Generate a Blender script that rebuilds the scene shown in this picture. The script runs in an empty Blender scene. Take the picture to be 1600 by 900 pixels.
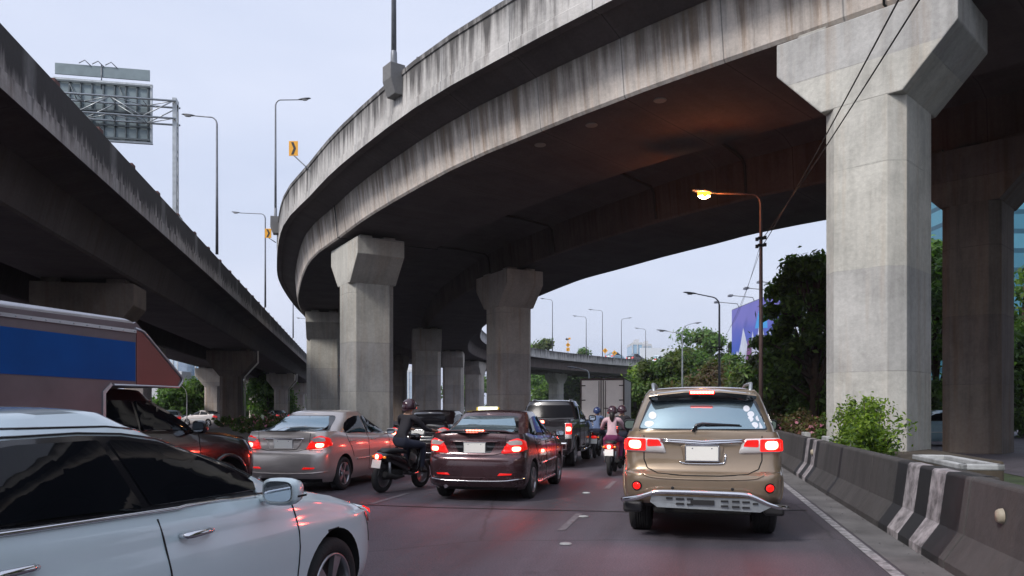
import bpy, bmesh, math, random
import numpy as np
from mathutils import Vector, Matrix
from mathutils.bvhtree import BVHTree
rnd = random.Random(7)
nrs = np.random.RandomState(11)
R = math.radians
SC = bpy.context.scene
COL = SC.collection
CH = 1.5      # eye height
FP = 1200.0   # focal length in photo pixels
HZ = 641.0    # horizon row of the photo

def at(px, D, z=0.0):
    return Vector(((px - 800.0) * D / FP, D, z))
def zat(py, D):
    return CH + (HZ - py) * D / FP

# ---------------------------------------------------------------- objects
def tag(o, label=None, cat=None, group=None, kind=None):
    if label: o['label'] = label
    if cat: o['category'] = cat
    if group: o['group'] = group
    if kind: o['kind'] = kind
    return o
def empty(name, loc=(0, 0, 0), rz=0.0, label=None, cat=None, group=None):
    o = bpy.data.objects.new(name, None); COL.objects.link(o)
    o.location = loc; o.rotation_euler = (0, 0, rz); o.empty_display_size = .2
    return tag(o, label, cat, group)
def link(name, me, mats, parent=None):
    for m in (mats if isinstance(mats, (list, tuple)) else [mats]):
        me.materials.append(m)
    o = bpy.data.objects.new(name, me); COL.objects.link(o)
    if parent is not None: o.parent = parent
    return o
def copy_tree(o, parent=None):
    c = o.copy(); COL.objects.link(c); c.parent = parent
    for ch in list(o.children): copy_tree(ch, c)
    return c

class MB:
    def __init__(s): s.v = []; s.f = []; s.m = []; s.sm = []; s.uv = []
    def add(s, vs, fs, mi=0, smooth=False, uvs=None):
        b = len(s.v); s.v += [tuple(v) for v in vs]
        for k, f in enumerate(fs):
            s.f.append([b + i for i in f]); s.m.append(mi); s.sm.append(smooth)
            s.uv.append(uvs[k] if uvs else None)
        return s
    def box(s, c, d, mi=0, rz=0.0, M=None):
        x, y, z = d[0] / 2, d[1] / 2, d[2] / 2
        vs = [Vector(p) for p in ((-x,-y,-z),(x,-y,-z),(x,y,-z),(-x,y,-z),(-x,-y,z),(x,-y,z),(x,y,z),(-x,y,z))]
        T = Matrix.Translation(Vector(c)) @ Matrix.Rotation(rz, 4, 'Z')
        if M is not None: T = T @ M
        vs = [T @ v for v in vs]
        return s.add(vs, [(0,3,2,1),(4,5,6,7),(0,1,5,4),(1,2,6,5),(2,3,7,6),(3,0,4,7)], mi)
    def prism(s, pts, z0, z1, mi=0, smooth=False):
        n = len(pts)
        vs = [(p[0], p[1], z0) for p in pts] + [(p[0], p[1], z1) for p in pts]
        s.add(vs, [tuple(reversed(range(n))), tuple(range(n, 2 * n))], mi)
        return s.add(vs, [(i, (i + 1) % n, n + (i + 1) % n, n + i) for i in range(n)], mi, smooth)
    def tube(s, pts, r, n=8, mi=0, caps=True, r2=None):
        pts = [Vector(p) for p in pts]
        rs = r if isinstance(r, (list, tuple)) else [r + ((r2 if r2 is not None else r) - r) * i / max(1, len(pts) - 1) for i in range(len(pts))]
        vs = []; up = None
        for i, p in enumerate(pts):
            t = (pts[min(i + 1, len(pts) - 1)] - pts[max(i - 1, 0)])
            if t.length < 1e-9: t = Vector((0, 0, 1))
            t.normalize()
            if up is None:
                up = t.orthogonal().normalized()
            up = (up - t * up.dot(t))
            if up.length < 1e-6: up = t.orthogonal()
            up.normalize(); w = t.cross(up)
            for k in range(n):
                a = 2 * math.pi * k / n
                vs.append(p + (up * math.cos(a) + w * math.sin(a)) * rs[i])
        fs = []
        for i in range(len(pts) - 1):
            for k in range(n):
                k2 = (k + 1) % n
                fs.append((i * n + k, i * n + k2, (i + 1) * n + k2, (i + 1) * n + k))
        s.add(vs, fs, mi, True)
        if caps:
            b = len(s.v) - len(vs)
            s.f.append([b + k for k in reversed(range(n))]); s.m.append(mi); s.sm.append(False); s.uv.append(None)
            s.f.append([b + (len(pts) - 1) * n + k for k in range(n)]); s.m.append(mi); s.sm.append(False); s.uv.append(None)
        return s
    def lathe(s, prof, n=24, mi=0, M=None, smooth=True):
        """profile (r, h) turned about local Z"""
        vs = []
        for (r_, h) in prof:
            for k in range(n):
                a = 2 * math.pi * k / n
                v = Vector((r_ * math.cos(a), r_ * math.sin(a), h))
                vs.append(M @ v if M is not None else v)
        fs = []
        for i in range(len(prof) - 1):
            for k in range(n):
                k2 = (k + 1) % n
                fs.append((i * n + k, i * n + k2, (i + 1) * n + k2, (i + 1) * n + k))
        return s.add(vs, fs, mi, smooth)
    def mesh(s, name='m', weld=False):
        me = bpy.data.meshes.new(name)
        me.from_pydata(s.v, [], s.f)
        me.polygons.foreach_set('material_index', s.m)
        me.polygons.foreach_set('use_smooth', s.sm)
        if any(u is not None for u in s.uv):
            l = me.uv_layers.new(name='UVMap')
            k = 0
            for f, u in zip(s.f, s.uv):
                for j in range(len(f)):
                    l.data[k].uv = u[j] if u else (0, 0); k += 1
        me.validate(); me.update()
        return me
    def build(s, name, mats, parent=None, bevel=0.0, seg=2):
        o = link(name, s.mesh(name), mats, parent)
        if bevel:
            m = o.modifiers.new('b', 'BEVEL'); m.width = bevel; m.segments = seg; m.limit_method = 'ANGLE'; m.angle_limit = R(35)
            m.harden_normals = False
        return o

# ---------------------------------------------------------------- materials
def newmat(name):
    m = bpy.data.materials.new(name); m.use_nodes = True
    nt = m.node_tree; b = nt.nodes['Principled BSDF']
    return m, nt, b
def N(nt, t, **k):
    n = nt.nodes.new(t)
    for a, v in k.items():
        if a in n.inputs: n.inputs[a].default_value = v
        else: setattr(n, a, v)
    return n
def ramp(nt, pts, src=None):
    r = N(nt, 'ShaderNodeValToRGB'); e = r.color_ramp.elements
    while len(e) < len(pts): e.new(0.5)
    for el, (p, c) in zip(e, pts):
        el.position = p; el.color = (*c, 1) if len(c) == 3 else c
    if src is not None: nt.links.new(src, r.inputs[0])
    return r
def mixc(nt, mode, fac, a, b):
    m = N(nt, 'ShaderNodeMix', data_type='RGBA', blend_type=mode)
    for sock, v in ((m.inputs[0], fac), (m.inputs[6], a), (m.inputs[7], b)):
        if hasattr(v, 'is_linked') or hasattr(v, 'links'): nt.links.new(v, sock)
        elif isinstance(v, (int, float)): sock.default_value = v
        else: sock.default_value = (*v, 1)
    return m.outputs[2]
def plain(name, col, rough=.5, metal=0.0, coat=0.0, spec=.5, vary=0.0, vs=8.0, bump=0.0, bs=40.0, emit=None, es=0.0, ior=None):
    m, nt, b = newmat(name)
    b.inputs['Base Color'].default_value = (*col, 1)
    b.inputs['Roughness'].default_value = rough; b.inputs['Metallic'].default_value = metal
    b.inputs['Coat Weight'].default_value = coat; b.inputs['Coat Roughness'].default_value = .04
    b.inputs['Specular IOR Level'].default_value = spec
    if ior: b.inputs['IOR'].default_value = ior
    tc = N(nt, 'ShaderNodeTexCoord')
    if vary:
        n = N(nt, 'ShaderNodeTexNoise', Scale=vs, Detail=6.0, Roughness=.6); nt.links.new(tc.outputs['Object'], n.inputs['Vector'])
        r = ramp(nt, [(.3, (1 - vary,) * 3), (.7, (1 + vary * .4,) * 3)], n.outputs['Fac'])
        nt.links.new(mixc(nt, 'MULTIPLY', 1.0, col, r.outputs[0]), b.inputs['Base Color'])
        r2 = N(nt, 'ShaderNodeMapRange'); r2.inputs['To Min'].default_value = max(.02, rough - vary * .25); r2.inputs['To Max'].default_value = min(1, rough + vary * .3)
        nt.links.new(n.outputs['Fac'], r2.inputs['Value']); nt.links.new(r2.outputs[0], b.inputs['Roughness'])
    if bump:
        n2 = N(nt, 'ShaderNodeTexNoise', Scale=bs, Detail=5.0); nt.links.new(tc.outputs['Object'], n2.inputs['Vector'])
        bp = N(nt, 'ShaderNodeBump', Strength=bump, Distance=.02); nt.links.new(n2.outputs['Fac'], bp.inputs['Height']); nt.links.new(bp.outputs[0], b.inputs['Normal'])
    if emit:
        b.inputs['Emission Color'].default_value = (*emit, 1); b.inputs['Emission Strength'].default_value = es
    return m
def paint(name, col, metal=.0, rough=.3, dirt=.12):
    m, nt, b = newmat(name)
    tc = N(nt, 'ShaderNodeTexCoord')
    n = N(nt, 'ShaderNodeTexNoise', Scale=3.0, Detail=8.0, Roughness=.65); nt.links.new(tc.outputs['Object'], n.inputs['Vector'])
    r = ramp(nt, [(.35, (1 - dirt,) * 3), (.7, (1.0,) * 3)], n.outputs['Fac'])
    c2 = mixc(nt, 'MULTIPLY', 1.0, col, r.outputs[0])
    nt.links.new(c2, b.inputs['Base Color'])
    b.inputs['Metallic'].default_value = metal
    rr = N(nt, 'ShaderNodeMapRange'); rr.inputs['To Min'].default_value = rough; rr.inputs['To Max'].default_value = rough + .15
    nt.links.new(n.outputs['Fac'], rr.inputs['Value']); nt.links.new(rr.outputs[0], b.inputs['Roughness'])
    b.inputs['Coat Weight'].default_value = 1.0; b.inputs['Coat Roughness'].default_value = .05
    fl = N(nt, 'ShaderNodeTexNoise', Scale=900.0, Detail=1.0); nt.links.new(tc.outputs['Object'], fl.inputs['Vector'])
    bp = N(nt, 'ShaderNodeBump', Strength=.04, Distance=.001); nt.links.new(fl.outputs['Fac'], bp.inputs['Height']); nt.links.new(bp.outputs[0], b.inputs['Normal'])
    return m

def concrete(name, base=(.36, .345, .33), dark=(.13, .125, .12), streak=.5, top_dirt=0.0, height=1.3, warm=.35, joints=0.0, blotch=.5, panels=0.0):
    """UV in metres: U along the member, V up the face"""
    m, nt, b = newmat(name)
    L = nt.links.new
    tc = N(nt, 'ShaderNodeTexCoord'); geo = N(nt, 'ShaderNodeNewGeometry')
    big = N(nt, 'ShaderNodeTexNoise', Scale=.55, Detail=8.0, Roughness=.62, Distortion=.4); L(geo.outputs['Position'], big.inputs['Vector'])
    fine = N(nt, 'ShaderNodeTexNoise', Scale=9.0, Detail=10.0, Roughness=.7); L(geo.outputs['Position'], fine.inputs['Vector'])
    mp = N(nt, 'ShaderNodeMapping'); mp.inputs['Scale'].default_value = (2.6, .16, 1); L(tc.outputs['UV'], mp.inputs['Vector'])
    st = N(nt, 'ShaderNodeTexNoise', Scale=1.0, Detail=7.0, Roughness=.62); L(mp.outputs[0], st.inputs['Vector'])
    mp2 = N(nt, 'ShaderNodeMapping'); mp2.inputs['Scale'].default_value = (3.6, .30, 1); L(tc.outputs['UV'], mp2.inputs['Vector'])
    st2 = N(nt, 'ShaderNodeTexNoise', Scale=1.0, Detail=4.0, Roughness=.6); L(mp2.outputs[0], st2.inputs['Vector'])
    brown = tuple(c * k for c, k in zip(base, (.72, .54, .39)))
    r1 = ramp(nt, [(.38, (0, 0, 0)), (.66, (1, 1, 1))], big.outputs['Fac'])
    c = mixc(nt, 'MIX', r1.outputs[0], base, tuple(x * (1 - blotch * .45) for x in base))
    rb = ramp(nt, [(.5, (0, 0, 0)), (.72, (warm,) * 3)], st.outputs['Fac'])
    c = mixc(nt, 'MIX', rb.outputs[0], c, brown)
    rs = ramp(nt, [(.42, (0, 0, 0)), (.62, (streak,) * 3)], st2.outputs['Fac'])
    rm_ = ramp(nt, [(.40, (.15,) * 3), (.60, (1,) * 3)], big.outputs['Fac']); sm_ = N(nt, 'ShaderNodeMath', operation='MULTIPLY'); L(rs.outputs[0], sm_.inputs[0]); L(rm_.outputs[0], sm_.inputs[1])
    c = mixc(nt, 'MIX', sm_.outputs[0], c, dark)
    sx = N(nt, 'ShaderNodeSeparateXYZ'); L(tc.outputs['UV'], sx.inputs[0])
    if top_dirt:
        # soot from the top edge, running down in uneven tongues
        a = N(nt, 'ShaderNodeMath', operation='DIVIDE'); L(sx.outputs['Y'], a.inputs[0]); a.inputs[1].default_value = height
        s2 = N(nt, 'ShaderNodeMath', operation='MULTIPLY_ADD'); L(st.outputs['Fac'], s2.inputs[0]); s2.inputs[1].default_value = 1.9; s2.inputs[2].default_value = -.95
        s3 = N(nt, 'ShaderNodeMath', operation='ADD'); L(a.outputs[0], s3.inputs[0]); L(s2.outputs[0], s3.inputs[1])
        s4 = N(nt, 'ShaderNodeMath', operation='MULTIPLY_ADD'); L(st2.outputs['Fac'], s4.inputs[0]); s4.inputs[1].default_value = .7; L(s3.outputs[0], s4.inputs[2])
        rt = ramp(nt, [(.55, (0, 0, 0)), (.95, (top_dirt,) * 3)], s4.outputs[0])
        c = mixc(nt, 'MIX', rt.outputs[0], c, tuple(x * .55 for x in dark))
    hgt = None
    if joints:
        mo = N(nt, 'ShaderNodeMath', operation='PINGPONG'); L(sx.outputs['X'], mo.inputs[0]); mo.inputs[1].default_value = joints / 2
        rj = ramp(nt, [(0.0, (1, 1, 1)), (.03 / joints * 2, (0, 0, 0))])
        dv = N(nt, 'ShaderNodeMath', operation='DIVIDE'); L(mo.outputs[0], dv.inputs[0]); dv.inputs[1].default_value = joints / 2; L(dv.outputs[0], rj.inputs[0])
        c = mixc(nt, 'MIX', rj.outputs[0], c, tuple(x * .35 for x in dark))
        # lime run below the joint
        wide = ramp(nt, [(0.0, (.5,) * 3), (.14, (0, 0, 0))], dv.outputs[0])
        w2 = N(nt, 'ShaderNodeMath', operation='MULTIPLY'); L(wide.outputs[0], w2.inputs[0]); L(st2.outputs['Fac'], w2.inputs[1])
        c = mixc(nt, 'MIX', w2.outputs[0], c, tuple(min(.6, x * 1.6) for x in base))
    if panels:
        mo = N(nt, 'ShaderNodeMath', operation='PINGPONG'); L(sx.outputs['Y'], mo.inputs[0]); mo.inputs[1].default_value = panels / 2
        wob = N(nt, 'ShaderNodeMath', operation='MULTIPLY_ADD'); L(big.outputs['Fac'], wob.inputs[0]); wob.inputs[1].default_value = .12; L(mo.outputs[0], wob.inputs[2])
        rj = ramp(nt, [(.052, (0, 0, 0)), (.06, (.75,) * 3), (.075, (0, 0, 0))], wob.outputs[0])
        c = mixc(nt, 'MIX', rj.outputs[0], c, dark)
        lv = N(nt, 'ShaderNodeMath', operation='DIVIDE'); L(sx.outputs['Y'], lv.inputs[0]); lv.inputs[1].default_value = panels
        fl = N(nt, 'ShaderNodeMath', operation='FLOOR'); L(lv.outputs[0], fl.inputs[0])
        wn = N(nt, 'ShaderNodeTexWhiteNoise', noise_dimensions='1D'); L(fl.outputs[0], wn.inputs['W'])
        rp = ramp(nt, [(0, (.86, .86, .88)), (1, (1.06, 1.05, 1.0))], wn.outputs['Value'])
        c = mixc(nt, 'MULTIPLY', 1.0, c, rp.outputs[0])
    rf = ramp(nt, [(.25, (.82,) * 3), (.75, (1.12,) * 3)], fine.outputs['Fac'])
    c = mixc(nt, 'MULTIPLY', 1.0, c, rf.outputs[0])
    L(c, b.inputs['Base Color']); b.inputs['Roughness'].default_value = .88; b.inputs['Specular IOR Level'].default_value = .3
    bp = N(nt, 'ShaderNodeBump', Strength=.35, Distance=.03); L(fine.outputs['Fac'], bp.inputs['Height']); L(bp.outputs[0], b.inputs['Normal'])
    return m

def asphalt(name):
    m, nt, b = newmat(name); L = nt.links.new
    geo = N(nt, 'ShaderNodeNewGeometry')
    rot = N(nt, 'ShaderNodeVectorRotate', rotation_type='Z_AXIS'); rot.inputs['Angle'].default_value = R(13.2); L(geo.outputs['Position'], rot.inputs['Vector'])
    big = N(nt, 'ShaderNodeTexNoise', Scale=.35, Detail=7.0, Roughness=.6); L(geo.outputs['Position'], big.inputs['Vector'])
    mp = N(nt, 'ShaderNodeMapping'); mp.inputs['Scale'].default_value = (1.3, .06, 1); L(rot.outputs[0], mp.inputs['Vector'])
    lane = N(nt, 'ShaderNodeTexNoise', Scale=1.0, Detail=4.0); L(mp.outputs[0], lane.inputs['Vector'])
    gr = N(nt, 'ShaderNodeTexNoise', Scale=55.0, Detail=4.0, Roughness=.8); L(geo.outputs['Position'], gr.inputs['Vector'])
    vo = N(nt, 'ShaderNodeTexVoronoi', Scale=70.0); L(geo.outputs['Position'], vo.inputs['Vector'])
    r1 = ramp(nt, [(.3, (.062, .055, .068)), (.7, (.10, .09, .108))], big.outputs['Fac'])
    r2 = ramp(nt, [(.36, (.60,) * 3), (.64, (1.15,) * 3)], lane.outputs['Fac'])
    c = mixc(nt, 'MULTIPLY', 1.0, r1.outputs[0], r2.outputs[0])
    r3 = ramp(nt, [(.3, (.5,) * 3), (.7, (1.6,) * 3)], gr.outputs['Fac'])
    c = mixc(nt, 'MULTIPLY', 1.0, c, r3.outputs[0])
    oil = N(nt, 'ShaderNodeTexNoise', Scale=1.1, Detail=6.0, Roughness=.7); L(geo.outputs['Position'], oil.inputs['Vector'])
    ro = ramp(nt, [(.60, (0, 0, 0)), (.74, (.55,) * 3)], oil.outputs['Fac'])
    c = mixc(nt, 'MIX', ro.outputs[0], c, (.025, .022, .025))
    cr = N(nt, 'ShaderNodeTexVoronoi', Scale=.22, feature='DISTANCE_TO_EDGE')
    ds = N(nt, 'ShaderNodeTexNoise', Scale=1.5, Detail=5.0); L(geo.outputs['Position'], ds.inputs['Vector'])
    mx = N(nt, 'ShaderNodeMix', data_type='VECTOR'); mx.inputs[0].default_value = .12; L(geo.outputs['Position'], mx.inputs[4]); L(ds.outputs['Color'], mx.inputs[5]); L(mx.outputs[1], cr.inputs['Vector'])
    rc = ramp(nt, [(.0, (.5,) * 3), (.006, (0, 0, 0))], cr.outputs['Distance'])
    c = mixc(nt, 'MIX', rc.outputs[0], c, (.015, .014, .015))
    L(c, b.inputs['Base Color'])
    rr = ramp(nt, [(.35, (.55,) * 3), (.65, (.78,) * 3)], lane.outputs['Fac']); L(rr.outputs[0], b.inputs['Roughness'])
    b.inputs['Specular IOR Level'].default_value = .45
    bp = N(nt, 'ShaderNodeBump', Strength=.5, Distance=.008); L(vo.outputs['Distance'], bp.inputs['Height']); L(bp.outputs[0], b.inputs['Normal'])
    return m
def leafmat(name, cols, trans=.45):
    m, nt, b = newmat(name); L = nt.links.new
    geo = N(nt, 'ShaderNodeNewGeometry')
    r = ramp(nt, [(i / max(1, len(cols) - 1), c) for i, c in enumerate(cols)], geo.outputs['Random Per Island'])
    L(r.outputs[0], b.inputs['Base Color']); b.inputs['Roughness'].default_value = .5; b.inputs['Specular IOR Level'].default_value = .35
    tr = N(nt, 'ShaderNodeBsdfTranslucent'); L(mixc(nt, 'MULTIPLY', 1.0, r.outputs[0], (1.3, 1.5, .6)), tr.inputs['Color'])
    ms = N(nt, 'ShaderNodeMixShader'); ms.inputs[0].default_value = trans
    L(b.outputs[0], ms.inputs[1]); L(tr.outputs[0], ms.inputs[2]); L(ms.outputs[0], nt.nodes['Material Output'].inputs['Surface'])
    return m

M = {}
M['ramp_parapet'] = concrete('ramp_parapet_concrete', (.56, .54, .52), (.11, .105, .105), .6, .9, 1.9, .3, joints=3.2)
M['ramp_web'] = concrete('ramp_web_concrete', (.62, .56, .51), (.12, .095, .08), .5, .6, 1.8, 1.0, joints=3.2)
M['soffit'] = concrete('shade_darkened_soffit_concrete', (.14, .118, .122), (.055, .048, .052), .15, 0, 1, .3, joints=3.2)  # underside shade put into the base colour
M['inner_web'] = concrete('shade_darkened_inner_web_concrete', (.17, .135, .125), (.06, .05, .05), .3, .3, 1.8, .8, joints=3.2)  # second girder's webs: shade beneath the deck put into the colour
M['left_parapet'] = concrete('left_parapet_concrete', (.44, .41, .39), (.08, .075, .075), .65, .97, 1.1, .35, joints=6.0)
M['left_web'] = concrete('left_web_concrete', (.105, .09, .088), (.08, .07, .07), .3, .3, 1.4, .6, joints=6.0)  # webs darkened: shade under the left deck put into the base colour
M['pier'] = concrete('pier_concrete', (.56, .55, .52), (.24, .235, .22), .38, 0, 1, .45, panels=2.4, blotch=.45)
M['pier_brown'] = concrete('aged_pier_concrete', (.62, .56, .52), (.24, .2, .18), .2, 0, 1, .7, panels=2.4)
M['pier_dark'] = concrete('shaded_pier_concrete', (.20, .165, .145), (.06, .05, .045), .5, 0, 1, .8, panels=2.4)  # brown pier concrete with deep shade put into its base colour
M['barrier'] = concrete('barrier_concrete', (.078, .073, .073), (.03, .03, .03), .45, 0, 1, .2)
M['barrier_white'] = plain('barrier_white_paint', (.34, .31, .32), .75, vary=.75, vs=7)
M['barrier_black'] = plain('barrier_black_paint', (.018, .018, .02), .6, vary=.4, vs=6)
M['kerb'] = plain('planter_white_concrete', (.42, .43, .43), .8, vary=.45, vs=3)
M['asphalt'] = asphalt('asphalt')
M['gutter'] = plain('gutter_concrete', (.14, .135, .135), .9, vary=.5, vs=1.2, bump=.3)
M['line'] = plain('worn_line_paint', (.32, .31, .32), .7, vary=.8, vs=9)
M['line_worn'] = plain('nearly_worn_away_paint', (.17, .16, .175), .75, vary=.6, vs=14)
M['soil'] = plain('soil', (.07, .055, .04), 1, vary=.5, vs=2, bump=.6, bs=9)
M['grass'] = plain('verge_grass', (.045, .07, .025), 1, vary=.6, vs=1.5, bump=.6, bs=12)
M['steel'] = plain('galvanised_steel', (.42, .45, .47), .45, .7, vary=.25, vs=6)
M['pole'] = plain('dull_pole_steel', (.20, .21, .23), .5, .5, vary=.3, vs=4)
M['pole_brown'] = plain('rusty_pole_paint', (.13, .085, .08), .55, .3, vary=.35, vs=3)
M['lamp_shell'] = plain('lamp_shell', (.16, .17, .19), .45, .3)
M['lamp_glass'] = plain('lamp_glass', (.55, .55, .55), .2)
M['lamp_amber'] = plain('sodium_lamp_globe', (1, .4, .1), .3, emit=(1, .22, .02), es=2.6)
M['lamp_lit'] = plain('sodium_lamp_lit', (1, .7, .3), .3, emit=(1, .62, .26), es=70)
M['sign_grey'] = plain('sign_back_aluminium', (.20, .25, .27), .5, .4, vary=.2, vs=2)
M['sign_dark'] = plain('sign_back_frame', (.10, .12, .13), .5, .4)
M['sign_yellow'] = plain('sign_yellow', (.86, .40, .02), .5, vary=.1)
M['sign_black'] = plain('sign_black', (.02, .02, .02), .5)
M['cable'] = plain('black_cable', (.015, .012, .012), .6)
# vehicles
M['tyre'] = plain('tyre_rubber', (.022, .022, .023), .85, vary=.3, vs=20, bump=.3, bs=60)
M['rim'] = plain('alloy_rim', (.42, .42, .44), .32, .85, vary=.2)
M['rim_dark'] = plain('rim_recess', (.03, .03, .032), .6)
M['chrome'] = plain('chrome', (.72, .72, .74), .09, 1.0)
M['black_plastic'] = plain('black_plastic', (.02, .02, .022), .5, vary=.2)
M['gloss_black'] = plain('gloss_black_trim', (.012, .012, .014), .12, coat=.6)
M['under'] = plain('underbody', (.012, .012, .012), .9)
M['seam'] = plain('panel_gap', (.01, .01, .01), .8)
M['glass_dark'] = plain('tinted_glass', (.006, .007, .009), .04, 0, spec=.28)
M['glass_film'] = plain('dark_film_glass', (.006, .006, .008), .12, 0, spec=.1)
M['glass_sky'] = plain('reflective_rear_glass', (.30, .40, .45), .05, .75)
M['glass_mirror'] = plain('mirror_glass', (.55, .62, .68), .02, 1.0)
M['red_lens'] = plain('red_lens', (.45, .008, .008), .12, coat=1, emit=(1, .015, .01), es=.35)
M['red_lit'] = plain('lit_red_lens', (.6, .01, .01), .15, emit=(1, .012, .008), es=.75)
M['brake'] = plain('brake_bulb_glow', (1, .3, .2), .3, emit=(1, .10, .06), es=14)
M['clear_lens'] = plain('clear_lens', (.75, .72, .70), .08, .3, coat=1)
M['amber_lens'] = plain('amber_lens', (.75, .22, .02), .12, coat=1, emit=(1, .3, .02), es=.3)
M['plate'] = plain('blank_white_plate', (.88, .86, .80), .4)
M['sticker'] = plain('pale_window_sticker', (.72, .74, .80), .5)
M['tan_paint'] = paint('champagne_metallic_paint', (.34, .255, .175), .55, .24)
M['white_paint'] = paint('white_pearl_paint', (.66, .78, .82), 0, .25, .04)
M['silver_paint'] = paint('silver_metallic_paint', (.61, .55, .51), .6, .3)
M['brown_paint'] = paint('dark_brown_metallic_paint', (.085, .040, .046), .5, .2)
M['black_paint'] = paint('black_paint', (.014, .011, .013), .1, .18)
M['purple_black'] = paint('dark_plum_paint', (.007, .0045, .006), .0, .16)
M['yellow_paint'] = paint('taxi_yellow_paint', (.70, .52, .03), 0, .3)
M['blue_paint'] = paint('pale_blue_paint', (.30, .48, .60), .2, .3)
M['box_alu'] = plain('canopy_aluminium', (.20, .17, .185), .42, .5, vary=.18, vs=2.5)
M['box_alu_light'] = plain('canopy_edge_aluminium', (.52, .52, .55), .3, .7, vary=.15, vs=3)
M['box_blue'] = plain('blue_stripe_film', (.002, .075, .30), .5, spec=.2, vary=.15, vs=2)
M['box_red'] = plain('red_brown_panel', (.22, .055, .05), .35, .2, coat=.2, vary=.15, vs=2)
M['truck_white'] = plain('white_truck_panel', (.90, .86, .82), .5, vary=.1, vs=1.5)
M['truck_rust'] = plain('rusty_truck_frame', (.07, .045, .04), .6, vary=.4, vs=8)
# people
M['skin'] = plain('skin', (.38, .22, .15), .5)
M['shirt_pink'] = plain('dusty_pink_shirt', (.62, .42, .46), .85, vary=.2, vs=10, bump=.3, bs=14)
M['trousers_plum'] = plain('plum_trousers', (.22, .04, .13), .85, vary=.25, vs=10)
M['jacket_dark'] = plain('black_jacket', (.02, .018, .024), .8, vary=.3, vs=10)
M['jeans'] = plain('dark_jeans', (.03, .035, .06), .85, vary=.3, vs=10)
M['shirt_blue'] = plain('blue_grey_shirt', (.12, .17, .30), .85, vary=.2, vs=10)
M['helmet_dark'] = plain('maroon_black_helmet', (.05, .02, .03), .2, coat=.6)
M['helmet_blue'] = plain('blue_helmet', (.03, .05, .14), .2, coat=.6)
M['hair'] = plain('black_hair', (.012, .009, .008), .5)
M['shoe'] = plain('dark_shoe', (.02, .015, .015), .6)
M['scooter_red'] = paint('red_scooter_paint', (.38, .02, .03), .1, .25)
M['bark'] = plain('bark', (.085, .06, .045), .95, vary=.4, vs=6, bump=.6, bs=14)

# ---------------------------------------------------------------- sweeps
def catmull(pts, step=1.0):
    pts = [Vector(p) for p in pts]
    P = [pts[0] * 2 - pts[1]] + pts + [pts[-1] * 2 - pts[-2]]
    out = []
    for i in range(1, len(P) - 2):
        n = max(2, int((P[i + 1] - P[i]).length / step))
        for k in range(n):
            t = k / n
            out.append(.5 * ((2 * P[i]) + (-P[i - 1] + P[i + 1]) * t + (2 * P[i - 1] - 5 * P[i] + 4 * P[i + 1] - P[i + 2]) * t * t + (-P[i - 1] + 3 * P[i] - 3 * P[i + 1] + P[i + 2]) * t ** 3))
    out.append(P[-2].copy())
    return out
def frames(path):
    """per point: xy, normal towards the inside (right of travel), chord length"""
    out = []; s = 0
    for i, p in enumerate(path):
        a = path[max(0, i - 1)]; b = path[min(len(path) - 1, i + 1)]
        t = Vector((b[0] - a[0], b[1] - a[1])).normalized()
        if i: s += (Vector(p[:2]) - Vector(path[i - 1][:2])).length
        out.append((Vector(p[:2]), Vector((t.y, -t.x)), s))
    return out
def sweep(mb, fr, sec, k=None, mi=0, closed=True, vmode='z'):
    """sec: list of (u, z, mat index for the face to the next point); k: per-station (width scale, z function)"""
    n = len(sec)
    vs = []
    for i, (p, nn, s) in enumerate(fr):
        ks, zf = (1.0, lambda z: z) if k is None else k[i]
        for (u, z, m_) in sec:
            q = p + nn * (u * ks); vs.append((q.x, q.y, zf(z)))
    cum = [0]
    for j in range(n):
        a, b2 = sec[j], sec[(j + 1) % n]; cum.append(cum[-1] + math.hypot(a[0] - b2[0], a[1] - b2[1]))
    zmin = min(q[1] for q in sec)
    base = len(mb.v); mb.v += vs
    for i in range(len(fr) - 1):
        for j in range(n if closed else n - 1):
            j2 = (j + 1) % n
            mb.f.append([base + i * n + j, base + (i + 1) * n + j, base + (i + 1) * n + j2, base + i * n + j2])
            mb.m.append(sec[j][2]); mb.sm.append(False)
            s0, s1 = fr[i][2], fr[i + 1][2]
            if vmode == 'z' and abs(sec[j][1] - sec[j2][1]) > .3 * abs(sec[j][0] - sec[j2][0]):
                v0, v1 = sec[j][1] - zmin, sec[j2][1] - zmin
            else: v0, v1 = cum[j], cum[j + 1]
            mb.uv.append([(s0, v0), (s1, v0), (s1, v1), (s0, v1)])
    if closed:
        mb.f.append([base + j for j in range(n)]); mb.m.append(0); mb.sm.append(False); mb.uv.append(None)
        e = base + (len(fr) - 1) * n
        mb.f.append([e + j for j in reversed(range(n))]); mb.m.append(0); mb.sm.append(False); mb.uv.append(None)
    return mb
def smooth_by_angle(o, ang=30):
    me = o.data
    me.polygons.foreach_set('use_smooth', [True] * len(me.polygons))
    try: me.set_sharp_from_angle(angle=R(ang))
    except Exception: pass
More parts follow.
